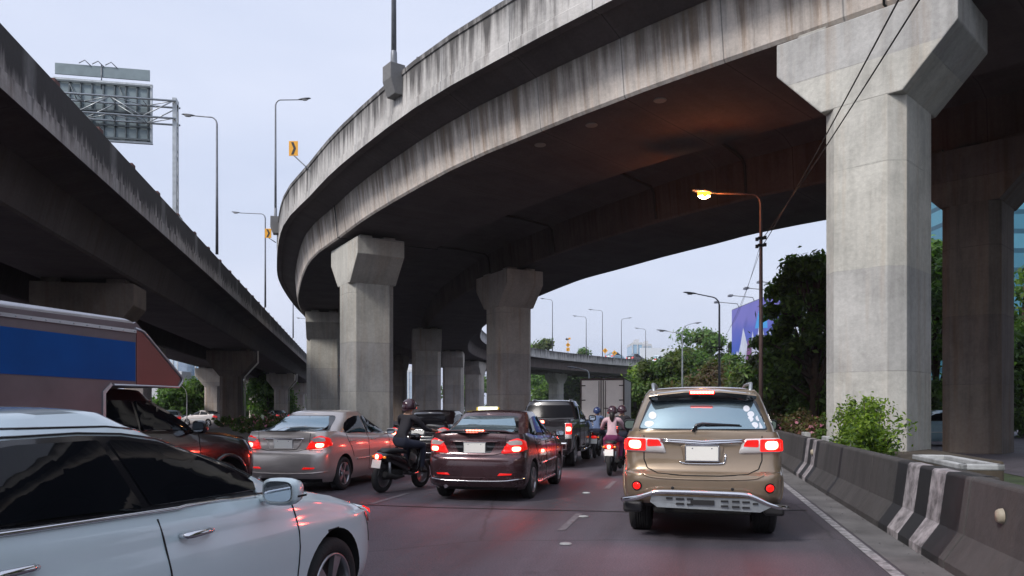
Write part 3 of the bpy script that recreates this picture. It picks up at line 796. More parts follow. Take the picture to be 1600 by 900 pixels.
# ---------------------------------------------------------------- tan off-roader
def make_suv():
    mat = M['tan_paint']
    c = Car('sport_utility_vehicle', 'champagne brown off-road vehicle seen from behind, with round window stickers and a chrome bumper bar', 'car', None, ((-1.42, .86), (1.40, .86)), .385, .44)
    tub = [(.36, .80, -2.10, 2.10, .25, .35), (.42, .87, -2.26, 2.2, .26, .38), (.52, .905, -2.33, 2.28, .26, .40), (.66, .915, -2.345, 2.32, .25, .42), (.765, .915, -2.335, 2.31, .24, .42),
           (.80, .912, -2.27, 2.3, .20, .42), (.90, .912, -2.235, 2.28, .17, .42), (1.05, .908, -2.225, 2.25, .15, .42), (1.20, .885, -2.225, 2.2, .14, .40), (1.25, .865, -2.22, 2.16, .14, .40)]
    deck = [(-2.3, 1.255), (-1.0, 1.235), (.6, 1.20), (1.2, 1.16), (1.9, 1.06), (2.3, .92)]
    house = [(1.10, .86, -2.235, 1.35, .20, .45), (1.24, .852, -2.215, 1.12, .20, .45), (1.40, .80, -2.15, .80, .22, .40), (1.56, .742, -2.07, .50, .22, .36), (1.68, .69, -2.00, .30, .22, .32), (1.74, .635, -1.94, .16, .2, .3)]
    hdeck = [(-2.1, 1.70), (-1.6, 1.755), (-.6, 1.775), (.1, 1.74), (.6, 1.68)]
    c.body(tub, deck, .80, house, hdeck, 1.5, mat, crown=.02, hcrown=.035, hbow=.08)
    # rear glass: blacked border, then reflecting pane
    c.decal('window_surround', [(-.735, 1.27), (.735, 1.27), (.70, 1.36), (.62, 1.60), (.57, 1.655), (-.57, 1.655), (-.62, 1.60), (-.70, 1.36)], 'rear', M['gloss_black'], off=.003, rnd_=.04, step=.06)
    rw = c.decal('rear_window', [(-.715, 1.285), (.715, 1.285), (.675, 1.38), (.575, 1.60), (.54, 1.625), (-.54, 1.625), (-.575, 1.60), (-.675, 1.38)], 'rear', M['glass_sky'], off=.007, rnd_=.04, step=.06, fit=4)
    for (x, z, rx, rz) in ((-.565, 1.435, .044, .044), (-.60, 1.335, .058, .036), (.50, 1.515, .036, .036), (.545, 1.45, .038, .034), (.54, 1.395, .032, .030), (.63, 1.405, .034, .034), (.585, 1.325, .038, .036)):
        st = c.decal('window_sticker', [(x + rx * math.cos(a * math.pi / 8), z + rz * math.sin(a * math.pi / 8)) for a in range(16)], 'rear', M['sticker'], off=.010, step=.03, parent=rw)
    c.decal('window_sticker', rectp(.635, .695, 1.29, 1.355), 'rear', M['sticker'], off=.010, step=.03, parent=rw)
    # spoiler
    vs = []; secs = [(-.61, .02, .04), (-.5, .0, .085), (-.2, -.02, .115), (.2, -.02, .115), (.5, .0, .085), (.61, .02, .04)]
    for (x, dy, h) in secs:
        zt = 1.742 - .05 * (x / .61) ** 2
        vs += [(x, -1.90 + dy, zt + .012), (x, -2.13 + dy, zt - .012), (x, -2.15 + dy, zt - .03), (x, -2.08 + dy, zt - .035 - h * .75), (x, -1.96 + dy, zt - .06)]
    fs = []
    for i in range(len(secs) - 1):
        for k in range(5): fs.append((i * 5 + k, (i + 1) * 5 + k, (i + 1) * 5 + (k + 1) % 5, i * 5 + (k + 1) % 5))
    fs += [(0, 1, 2, 3, 4), tuple(25 + k for k in (4, 3, 2, 1, 0))]
    sp = MB(); sp.add(vs, fs, 0, False)
    for i in range(len(sp.f)):
        if i < 25 and i % 5 in (2, 3): sp.m[i] = 1
    so = sp.build('roof_spoiler', [mat, M['gloss_black']], c.root, .006)
    h = MB(); h.box((0, -2.166, 1.706), (.28, .02, .046)); ho = h.build('high_brake_lamp', M['red_lit'], c.root, .006)
    h = MB()
    for k in range(8): h.box((-.118 + .0337 * k, -2.180, 1.707), (.025, .006, .030))
    h.build('brake_led', M['brake'], ho); lamp((0, -2.2, 1.69), 2, (1, .06, .04), .2, 0, c.root)
    for g in (-1, 1):   # roof rails
        rb = MB(); q = [(g * .56, -1.80, 1.70), (g * .575, -1.70, 1.80), (g * .585, -1.5, 1.825), (g * .60, -.4, 1.835), (g * .60, .1, 1.80), (g * .60, .2, 1.72)]
        rb.tube([tuple(p) for p in catmull(q, .1)], .022, 8); rb.build('roof_rail', M['steel'], c.root)
    # tail lights
    for g in (-1, 1):
        S = lambda pts: [(g * x, z) for x, z in pts]
        tl = c.decal('tail_light', S([(.40, 1.005), (.88, 1.02), (.875, 1.165), (.84, 1.185), (.47, 1.175), (.44, 1.12)]), 'rear', M['clear_lens'], off=.010, bulge=.02, rim=.04, rnd_=.03, step=.04)
        c.decal('lamp_surround', S([(.635, 1.03), (.87, 1.035), (.865, 1.155), (.83, 1.172), (.635, 1.170)]), 'rear', M['red_lit'], off=.032, parent=tl, rnd_=.02, step=.04)
        c.decal('lamp_surround', S([(.45, 1.085), (.62, 1.078), (.62, 1.165), (.485, 1.160)]), 'rear', M['red_lens'], off=.032, parent=tl, rnd_=.02, step=.04)
        c.decal('brake_bulb', S([(.69, 1.05), (.815, 1.055), (.815, 1.150), (.69, 1.150)]), 'rear', M['brake'], off=.036, parent=tl, rnd_=.045, step=.03)
        lamp((g * .76, -2.27, 1.10), 5, (1, .06, .04), .14, 0, c.root)
        c.both('tail_light_side', [(-2.16, 1.03), (-2.03, 1.05), (-2.03, 1.14), (-2.16, 1.165)], 'side', M['red_lens'], off=.008, bulge=.01, rim=.03) if g == 1 else None
        rf = c.decal('fog_reflector', circ(g * .735, .625, .058, 20), 'rear', M['gloss_black'], off=.006, step=.04)
        c.decal('reflector_lens', circ(g * .735, .625, .042, 20), 'rear', M['red_lit'], off=.010, bulge=.012, rim=.03, step=.02, parent=rf)
        c.decal('parking_sensor', circ(g * .33, .61, .018, 12), 'rear', M['black_plastic'], off=.004, bulge=.004, step=.03)
    # tailgate gap, chrome strip, plate housing
    mb = MB()
    c.bead(None, [(-.72, 1.26), (-.66, 1.20), (-.66, .93), (-.62, .83), (-.50, .775), (-.2, .755), (.2, .755), (.50, .775), (.62, .83), (.66, .93), (.66, 1.20), (.72, 1.26)], 'rear', .007, None, 1, .0005, mb=mb, n=4)
    mb.build('tailgate_seam', M['seam'], c.root)
    mb = MB(); c.bead(None, [(-.90, .80), (-.64, .80)], 'rear', .005, None, 1, .001, mb=mb, n=4); mb.build('bumper_seam', M['seam'], c.root)
    mb = MB(); c.bead(None, [(.64, .80), (.90, .80)], 'rear', .005, None, 1, .001, mb=mb, n=4); mb.build('bumper_seam', M['seam'], c.root)
    mb = MB()
    q = c.proj([(-.47, 1.165), (0, 1.135), (.47, 1.165)], 'rear', 1, .022, .08)
    for z0, r in ((0, .02), (-.022, .02)): mb.tube([p + Vector((0, 0, z0)) for p in q], [r * (.4 + .6 * math.sin(math.pi * i / (len(q) - 1))) for i in range(len(q))], 8)
    mb.build('tailgate_chrome_strip', M['chrome'], c.root)
    c.decal('plate_housing', [(-.24, 1.105), (.24, 1.105), (.22, .895), (-.20, .895)], 'rear', mat, off=.012, rnd_=.03, bulge=.008, rim=.02)
    c.bead('plate_housing_rim', [(-.25, .91), (-.19, .885), (.19, .885), (.25, .91), (.26, 1.0)], 'rear', .012, M['chrome'], off=.010, spl=True)
    c.plate(0, 1.005, .36, .165, off=.04)
    # crease beneath the lamps
    c.bead('bumper_crease', [(-.86, .79), (-.70, .79), (-.60, .735), (-.3, .715), (.3, .715), (.60, .735), (.70, .79), (.86, .79)], 'rear', .012, mat, off=-.002, spl=True)
    # wiper
    w = MB(); q = [c.hit(-.10, 1.285, 'rear')[0] + Vector((0, -.035, -.03)), c.hit(-.06, 1.33, 'rear')[0] + Vector((0, -.04, 0)), c.hit(.0, 1.345, 'rear')[0] + Vector((0, -.04, 0)), c.hit(.42, 1.33, 'rear')[0] + Vector((0, -.03, 0))]
    w.tube(q[:3] + [q[3]], [.022, .02, .016, .008], 8); w.tube([c.hit(.04, 1.322, 'rear')[0] + Vector((0, -.02, 0)), c.hit(.44, 1.318, 'rear')[0] + Vector((0, -.02, 0))], .008, 6)
    w.build('rear_wiper', M['gloss_black'], c.root)
    # bumper guard: bent chrome bar over a slotted plate
    q = [(-.90, -2.30, .46), (-.84, -2.36, .475), (-.72, -2.42, .50), (-.56, -2.45, .555), (-.46, -2.46, .575), (0, -2.47, .575), (.42, -2.46, .565), (.54, -2.45, .54), (.72, -2.41, .455), (.84, -2.36, .42), (.92, -2.28, .41)]
    g_ = MB(); g_.tube([tuple(p) for p in catmull(q, .05)], .028, 10); gu = g_.build('bumper_guard', M['chrome'], c.root)
    pb = MB(); pb.add([(-.56, -2.45, .53), (.54, -2.45, .52), (.74, -2.42, .43), (.62, -2.44, .37), (-.50, -2.44, .40), (-.58, -2.44, .46)], [(0, 1, 2, 3, 4, 5)])
    pb.build('guard_plate', M['steel'], gu)
    sl = MB()
    for (x0, x1, z) in [(-.40, -.33, .505), (-.29, -.20, .50), (-.17, -.10, .50), (-.29, -.20, .445), (-.17, -.10, .44), (.32, .40, .485), (.43, .51, .48), (.54, .60, .465), (.32, .40, .425), (.43, .51, .42), (.20, .28, .485), (.20, .28, .43)]:
        sl.box(((x0 + x1) / 2, -2.455, z), (x1 - x0, .006, .022))
    sl.box((-.0, -2.455, .465), (.26, .008, .055)); sl.build('guard_slot', M['black_plastic'], gu)
    for g in (-1, 1):
        fb = MB(); fb.box((g * .79, -2.14, .375), (.22, .24, .13)); fb.build('mud_flap', M['black_plastic'], c.root, .03)
    ex = MB(); ex.tube([(-.42, -2.0, .43), (-.42, -2.40, .42)], .04, 14); ex.build('exhaust_pipe', M['rim_dark'], c.root)
    un = MB(); un.box((0, -1.42, .36), (1.5, .12, .12)); un.box((0, -1.95, .36), (1.1, .5, .12)); un.build('rear_axle', M['under'], c.root, .03)
    # sides
    for w_ in ([(-.10, 1.26), (.86, 1.24), (.55, 1.48), (.30, 1.62), (-.12, 1.65)], [(-.16, 1.26), (-.18, 1.65), (-.95, 1.64), (-1.0, 1.28)], [(-1.06, 1.28), (-1.02, 1.64), (-1.6, 1.60), (-1.85, 1.50), (-1.95, 1.32)]):
        c.both('side_window', w_, 'side', M['glass_dark'], off=.006, rnd_=.04, step=.08, fit=3)
    c.decal('windscreen', [(-.72, 1.28), (.72, 1.28), (.58, 1.62), (-.58, 1.62)], 'front', M['glass_dark'], off=.005, rnd_=.06, step=.08)
    for g in (-1, 1):
        for y in (.0, -1.0): c.bead('door_handle', [(y - .09, 1.10), (y + .09, 1.10)], 'side', .014, M['chrome'], g, .02)
        fl = MB()
        for (yy, _) in c.ax:
            q = []
            for k in range(17):
                a = math.pi * k / 16
                hh, nn = c.hit(yy + .475 * math.cos(a), .395 + .475 * math.sin(a), 'side', g); q.append(hh + nn * .004)
            fl.tube(q, .035, 8)
        fl.build('wheel_arch_flare', mat, c.root)
        c.decal('headlight', [(g * x, z) for x, z in [(.5, .86), (.85, .88), (.83, 1.0), (.55, .98)]], 'front', M['clear_lens'], off=.01)
        sb_ = MB(); sb_.box((g * .92, 0, .40), (.16, 1.9, .05)); sb_.build('side_step', M['steel'], c.root, .02)
    c.mirror(.93, .78, 1.28, M['black_plastic'], (.21, .12, .17))
    c.wheels(6, wid=.26)
    c.place(at(1093, 11.0) + Vector((0, 0, 0)), -R(13.0))
    return c

# ---------------------------------------------------------------- near white saloon
def make_white_saloon():
    mat = M['white_paint']
    c = Car('saloon_car', 'large white saloon at the left edge with dark windows and chrome door handles', 'car', None, ((-1.36, .90), (1.45, .90)), .33, .385)
    tub = [(.20, .83, -2.28, 2.20, .3, .4), (.30, .885, -2.38, 2.33, .32, .5), (.42, .912, -2.42, 2.40, .32, .55), (.56, .922, -2.42, 2.42, .30, .58), (.68, .928, -2.42, 2.41, .3, .60),
           (.78, .925, -2.40, 2.38, .28, .60), (.86, .912, -2.38, 2.33, .28, .60), (.95, .90, -2.36, 2.26, .26, .58), (1.01, .875, -2.34, 2.16, .26, .56)]
    deck = [(-2.4, 1.10), (-1.6, 1.12), (-.8, 1.055), (0, 1.03), (.9, 1.0), (1.3, .965), (1.8, .86), (2.15, .74), (2.42, .66)]
    house = [(.90, .875, -2.05, 1.56, .5, .5), (1.02, .85, -1.92, 1.28, .5, .5), (1.14, .805, -1.70, 1.0, .46, .46), (1.28, .745, -1.38, .62, .42, .42), (1.40, .675, -1.08, .22, .36, .34), (1.47, .61, -.9, .0, .3, .3)]
    hdeck = [(-1.2, 1.42), (-.7, 1.475), (-.2, 1.49), (.1, 1.465), (.5, 1.38)]
    c.body(tub, deck, .78, house, hdeck, 1.22, mat, crown=.05, hcrown=.03, sub=4, sb=.035)
    # dark belt of glass drawn as one surround, then the panes
    top = [(.88, 1.03), (.78, 1.095), (.60, 1.180), (.34, 1.275), (.08, 1.345), (-.16, 1.378), (-.40, 1.388), (-.75, 1.38), (-1.05, 1.34), (-1.35, 1.25), (-1.56, 1.15), (-1.62, 1.10)]
    ins = [(.70, 1.05), (.70, 1.09), (.54, 1.168), (.31, 1.258), (.06, 1.325), (-.14, 1.355), (-.26, 1.362)]
    for g in (-1, 1):
        c.decal('window_surround', [(-1.62, 1.075), (-.8, 1.055), (.2, 1.035), (.86, 1.015)] + top, 'side', M['gloss_black'], off=.004, sg=g, rnd_=.01, step=.06)
        c.decal('side_window', [(-.14, 1.058)] + ins, 'side', M['glass_dark'], off=.009, sg=g, rnd_=.02, step=.06, fit=3)
        c.decal('side_window', [(-.21, 1.060), (-.32, 1.364), (-.72, 1.358), (-1.0, 1.32), (-1.16, 1.27), (-1.2, 1.085)], 'side', M['glass_dark'], off=.009, sg=g, rnd_=.02, step=.06, fit=3)
        c.decal('quarter_window', [(-1.26, 1.09), (-1.22, 1.27), (-1.38, 1.21), (-1.54, 1.12)], 'side', M['glass_dark'], off=.009, sg=g, rnd_=.02, step=.06, fit=3)
        c.decal('mirror_triangle', [(.68, 1.03), (.90, 1.02), (.74, 1.11), (.70, 1.115)], 'side', mat, off=.014, sg=g, rnd_=.012, step=.05)
        c.bead('waist_chrome', [(-1.66, 1.068), (-.8, 1.046), (.2, 1.026), (.93, 1.008)], 'side', .010, M['chrome'], g, .007)
        c.bead('window_top_chrome', [(p[0], p[1] + .010) for p in top], 'side', .0055, M['gloss_black'], g, .006)
        # drip moulding on the roof edge
        q = c.proj([(p[0] - .02, p[1]) for p in [(1.0, 1.06), (.82, 1.135), (.6, 1.235), (.34, 1.33), (.08, 1.398), (-.2, 1.425), (-.8, 1.425), (-1.1, 1.385), (-1.4, 1.29)]], 'side', g, .001)
        dm = MB(); dm.tube(q, .006, 5); dm.build('roof_gutter', M['gloss_black'], c.root)
        for line in ([(-.15, 1.00), (-.12, .84), (-.09, .66), (-.075, .42), (-.05, .27), (.04, .24)], [(.93, .99), (.98, .86), (1.0, .68), (.985, .48), (.95, .30), (.8, .24)], [(-1.28, 1.04), (-1.26, .9), (-1.1, .74), (-.98, .6)], [(.0, .24), (.8, .24)], [(1.86, .845), (2.0, .62), (2.02, .55)]):
            c.bead('body_seam', line, 'side', .005, M['seam'], g, .0015, n=4, spl=True)
        c.bead('sill_strip', [(-.9, .26), (0, .25), (.98, .26)], 'side', .016, M['gloss_black'], g, .004)
        for y in (.08, -.92):
            z = .905 - .012 * y
            cup = c.decal('handle_recess', [(y + .115 * math.cos(a * math.pi / 8), z - .008 + .042 * math.sin(a * math.pi / 8)) for a in range(16)], 'side', mat, off=.0015, sg=g, step=.03)
            p0, p1 = c.hit(y - .10, z, 'side', g)[0], c.hit(y + .10, z, 'side', g)[0]
            o_ = Vector((g * .042, 0, 0)); hb = MB()
            hb.tube([p0 + Vector((0, -.006, 0)), p0 + o_ * .8 + Vector((0, .01, 0)), p0 + o_ + Vector((0, .04, .002)), p1 + o_ + Vector((0, -.04, .002)), p1 + o_ * .8 + Vector((0, -.01, 0)), p1 + Vector((0, .006, 0))], [.012, .016, .017, .015, .013, .010], 10)
            hb.build('door_handle', M['chrome'], c.root)
        # swept headlight reaching round the wing
        hl = c.decal('headlight', [(1.98, .735), (2.14, .665), (2.27, .60), (2.30, .66), (2.24, .735), (2.12, .78), (2.0, .80), (1.92, .80)], 'side', M['clear_lens'], off=.006, bulge=.016, rim=.05, sg=g, rnd_=.02, step=.03)
        c.decal('turn_signal', [(2.0, .765), (2.12, .725), (2.2, .70), (2.2, .73), (2.1, .765), (2.0, .785)], 'side', M['red_lit'], off=.026, sg=g, parent=hl, rnd_=.01, step=.03)
        c.decal('headlight_front', [(g * x, z) for x, z in [(.45, .58), (.74, .62), (.76, .70), (.5, .66)]], 'front', M['clear_lens'], off=.008, bulge=.01)
    c.decal('windscreen', [(-.66, 1.07), (.66, 1.07), (.49, 1.38), (-.49, 1.38)], 'front', M['glass_dark'], off=.005, rnd_=.06)
    c.decal('rear_window', [(-.66, 1.13), (.66, 1.13), (.50, 1.38), (-.50, 1.38)], 'rear', M['glass_sky'], off=.005, rnd_=.06)
    # bonnet gap, grille
    mb = MB(); 
    for g in (-1, 1): c.bead(None, [(g * .76, 1.1), (g * .74, 1.5), (g * .66, 1.9), (g * .5, 2.12)], 'top', .005, None, 1, .001, mb=mb, n=4, spl=True)
    mb.build('bonnet_seam', M['seam'], c.root)
    c.decal('grille', [(-.42, .52), (.42, .52), (.46, .66), (-.46, .66)], 'front', M['gloss_black'], off=.004, rnd_=.03)
    for g in (-1, 1): c.decal('tail_light', [(g * x, z) for x, z in [(.4, .85), (.82, .88), (.82, 1.02), (.5, 1.0)]], 'rear', M['red_lens'], off=.006)
    c.plate(0, .8, .36, .15)
    # wing mirror
    c.mirror(.945, .645, 1.055, mat, (.21, .14, .15), (-1, 1))
    for sg in (1,):
        t = MB(); t.tube([(sg * 1.08, .645, 1.03), (sg * 1.148, .655, 1.032)], .006, 6); t.box((sg * 1.13, .65, 1.032), (.05, .09, .012)); t.build('mirror_indicator', M['gloss_black'], c.root)
    an = MB(); 
    c.wheels(5, wid=.22, rimr=.70)
    c.place((-2.44, 3.91, 0), -R(16.0))
    return c
# ---------------------------------------------------------------- pickups
def pickup(name, label, mat, bed=True, lights=True, glass='glass_dark', group=None, chrome=True):
    c = Car(name, label, 'pickup truck', group, ((-1.45, .84), (1.62, .84)), .37, .43)
    # low body runs full length; a bed pocket is cut behind the cab
    tub = [(.34, .78, -2.42, 2.4, .12, .35), (.42, .85, -2.46, 2.5, .12, .38), (.55, .88, -2.47, 2.55, .10, .42), (.75, .89, -2.47, 2.57, .09, .45), (.95, .89, -2.46, 2.56, .08, .45),
           (1.10, .88, -2.45, 2.50, .08, .45), (1.20, .865, -2.44, 2.42, .08, .42), (1.24, .85, -2.44, 2.36, .08, .4)]
    deck = [(-2.5, 1.26), (-.9, 1.25), (.9, 1.22), (1.4, 1.18), (2.0, 1.10), (2.4, .98), (2.57, .88)]
    house = [(1.05, .84, -.92, 1.50, .16, .45), (1.22, .825, -.90, 1.28, .16, .45), (1.40, .78, -.84, .98, .2, .42), (1.60, .71, -.76, .58, .22, .36), (1.73, .64, -.70, .36, .22, .3)]
    hdeck = [(-.9, 1.71), (-.3, 1.765), (.1, 1.76), (.6, 1.68)]
    ex = [((0, -1.68, 1.2), (1.52, 1.42, .75))] if bed else []
    c.body(tub, deck, .75, house, hdeck, 1.4, mat, crown=.015 if bed else .02, hcrown=.03, hbow=.06, extra=ex, sb=.02)
    for w_ in ([(.0, 1.25), (.95, 1.23), (.70, 1.42), (.42, 1.60), (-.02, 1.63)], [(-.06, 1.25), (-.08, 1.63), (-.62, 1.61), (-.74, 1.27)]):
        c.both('side_window', w_, 'side', M[glass], off=.006, rnd_=.03, step=.08, fit=3)
    c.decal('windscreen', [(-.70, 1.27), (.70, 1.27), (.56, 1.62), (-.56, 1.62)], 'front', M['glass_dark'], off=.005, rnd_=.06, step=.08)
    rw = c.decal('rear_window', [(-.70, 1.30), (.70, 1.30), (.62, 1.60), (.58, 1.64), (-.58, 1.64), (-.62, 1.60)], 'rear', M['glass_film'], off=.006, rnd_=.05, step=.08, fit=2)
    for g in (-1, 1):
        mb = MB()
        for line in ([(-.05, 1.23), (-.04, .5)], [(1.0, 1.2), (1.02, .8), (1.0, .5)], [(-.80, 1.23), (-.80, .5)], [(-.92, 1.23), (-.92, .45)]):
            c.bead(None, line, 'side', .006, None, g, .001, mb=mb, n=4)
        mb.build('body_seam', M['seam'], c.root)
        for y in (.15, -.66): c.bead('door_handle', [(y - .09, 1.12), (y + .09, 1.12)], 'side', .015, M['chrome'], g, .02)
        sb_ = MB(); sb_.tube([(g * .93, -.8, .40), (g * .93, .95, .40)], .04, 8); sb_.build('side_step', M['chrome'], c.root)
        S = lambda pts: [(g * x, z) for x, z in pts]
        tl = c.decal('tail_light', S([(.72, .76), (.875, .77), (.87, 1.17), (.72, 1.17)]), 'rear', M['clear_lens'], off=.012, bulge=.012, rnd_=.02, step=.04)
        c.decal('lamp_surround', S([(.735, .88), (.865, .88), (.86, 1.155), (.735, 1.155)]), 'rear', M['red_lit'] if lights else M['red_lens'], off=.026, parent=tl, step=.04, rnd_=.02)
        if lights:
            c.decal('brake_bulb', S([(.75, .96), (.85, .96), (.85, 1.07), (.75, 1.07)]), 'rear', M['brake'], off=.030, parent=tl, rnd_=.03, step=.03)
            lamp((g * .80, -2.52, 1.0), 4, (1, .06, .04), .12, 0, c.root)
        c.decal('headlight', [(g * x, z) for x, z in [(.45, .86), (.86, .90), (.84, 1.03), (.5, .98)]], 'front', M['clear_lens'], off=.01)
        c.both('headlight_side', [(2.2, .90), (2.42, .86), (2.42, .98), (2.15, 1.02)], 'side', M['clear_lens'], off=.008, bulge=.01) if g == 1 else None
        fl = MB()
        for (yy, _) in c.ax:
            q = []
            for k in range(15):
                a = math.pi * k / 14; hh, nn = c.hit(yy + .46 * math.cos(a), .38 + .46 * math.sin(a), 'side', g); q.append(hh + nn * .004)
            fl.tube(q, .03, 8)
        fl.build('wheel_arch_flare', mat, c.root)
    mb = MB()
    for line in ([(-.70, 1.24), (-.70, .78), (.70, .78), (.70, 1.24)],): c.bead(None, line, 'rear', .006, None, 1, .001, mb=mb, n=4)
    mb.build('tailgate_seam', M['seam'], c.root)
    c.bead('tailgate_handle', [(-.12, 1.08), (.12, 1.08)], 'rear', .025, M['chrome'], off=.015)
    if bed:
        c.decal('tailgate_trim', [(-.30, 1.13), (.30, 1.13), (.30, 1.20), (-.30, 1.20)], 'rear', M['chrome'], off=.004)
        bb = MB(); bb.box((0, -2.56, .58), (1.60, .16, .20)); bu = bb.build('rear_bumper', M['chrome'], c.root, .035)
        p = MB(); p.box((0, -2.648, .60), (.38, .01, .15)); p.build('number_plate', M['plate'], c.root)
        h = MB(); h.box((0, -2.478, 1.205), (.34, .02, .055)); h.build('high_brake_lamp', M['brake'], c.root)
        lamp((0, -2.53, 1.2), 3, (1, .06, .04), .2, 0, c.root)
        for g in (-1, 1):
            rb = MB(); rb.tube([(g * .52, -.55, 1.75), (g * .53, -.45, 1.80), (g * .53, .05, 1.80), (g * .52, .15, 1.76)], .015, 6); rb.build('roof_rail', M['steel'], c.root)
        # small red triangle on the cab window
        c.decal('window_sticker', [(-.03, 1.62), (.03, 1.62), (0, 1.545)], 'rear', M['red_lens'], off=.012, parent=rw)
    c.mirror(.90, .88, 1.27, mat, (.22, .12, .18))
    c.wheels(6, wid=.25)
    return c
def make_black_pickup():
    c = pickup('pickup_truck', 'black pickup truck with lit tail lamps and chrome bumper, right of the brown saloon', M['black_paint'])
    c.place((1.22, 22.3, 0), HEAD)
def make_canopy_pickup():
    c = pickup('canopy_pickup', 'dark plum pickup carrying a tall silver box with a blue stripe, behind the white saloon', M['purple_black'], bed=False, lights=False)
    # tall aluminium box with a nose over the cab
    W = .93
    prof = [(-2.75, .78), (-.70, .78), (-.70, 1.70), (-.60, 1.80), (.52, 1.80), (.60, 1.90), (.58, 1.95), (-.10, 2.50), (-.22, 2.60), (-.34, 2.635), (-2.75, 2.635)]
    mb = MB(); n = len(prof)
    vs = [(s_ * W, y, z) for s_ in (-1, 1) for (y, z) in prof]
    mb.add(vs, [(0, 1, 2, 10), (10, 2, 9), (2, 3, 8, 9), (3, 4, 7, 8), (4, 5, 6, 7)] , 0)
    mb.f[-5:] = []; mb.m[-5:] = []; mb.sm[-5:] = []; mb.uv[-5:] = []
    mb.f.append(list(range(n))); mb.f.append([n + k for k in reversed(range(n))])
    for _ in range(2): mb.m.append(0); mb.sm.append(False); mb.uv.append(None)
    for i in range(n):
        mb.f.append([i, (i + 1) % n, n + (i + 1) % n, n + i]); mb.m.append(0); mb.sm.append(False); mb.uv.append(None)
    o = mb.build('cargo_box', M['box_alu'], c.root)
    bm = bmesh.new(); bm.from_mesh(o.data); bmesh.ops.recalc_face_normals(bm, faces=bm.faces)
    edges = [e for e in bm.edges if all(v.co.z > 2.6 and abs(abs(v.co.x) - W) < .01 for v in e.verts)]
    bmesh.ops.bevel(bm, geom=edges, offset=.09, segments=5, affect='EDGES', profile=.5)
    for f in bm.faces:
        if f.calc_center_median().z > 2.53 and f.calc_center_median().y < -.1: f.material_index = 1  # roof and rounded edges lighter: bright edge highlight put into the colour
    bm.to_mesh(o.data); bm.free(); o.data.materials.append(M['box_alu_light']); smooth_by_angle(o, 28)
    for g in (-1, 1):
        def panel(nm, pts, m, t=.006):
            p = MB(); x0, x1 = g * (W + .001), g * (W + .001 + t)
            k = len(pts); v = [(x0, y, z) for y, z in pts] + [(x1, y, z) for y, z in pts]
            p.add(v, [tuple(range(k)), tuple(range(k, 2 * k))] + [(i, (i + 1) % k, k + (i + 1) % k, k + i) for i in range(k)])
            return p.build(nm, m, o)
        panel('blue_stripe', [(-2.74, 1.88), (-.235, 1.86), (-.235, 2.345), (-2.74, 2.365)], M['box_blue'])
        panel('nose_panel', [(-.215, 1.82), (.50, 1.82), (.555, 1.93), (-.12, 2.48), (-.215, 2.52)], M['box_red'])
        panel('roof_edge_strip', [(-2.74, 2.46), (-.23, 2.46), (-.23, 2.50), (-2.74, 2.50)], M['box_alu_light'], .018)
        panel('corner_strip', [(-.74, .80), (-.70, .80), (-.70, 1.70), (-.60, 1.80), (-.62, 1.83), (-.74, 1.72)], M['box_alu_light'], .012)
        tb = MB(); tb.tube([(g * (W + .01), p[0], p[1]) for p in [(-.24, 2.52), (-.10, 2.49), (.585, 1.94), (.60, 1.89), (.52, 1.805), (-.58, 1.805)]], .016, 6); tb.build('nose_trim', M['box_alu_light'], o)
        rv = MB()
        for k in range(14): rv.lathe([(.011, 0), (.008, .006), (.001, .008)], 8, 0, Matrix.Translation((g * (W + .019), -2.6 + k * .18, 2.48)) @ Matrix.Rotation(g * math.pi / 2, 4, 'Y'))
        rv.build('rivet_row', M['steel'], o)
    c.place((-5.51, 10.05, 0), -R(17))
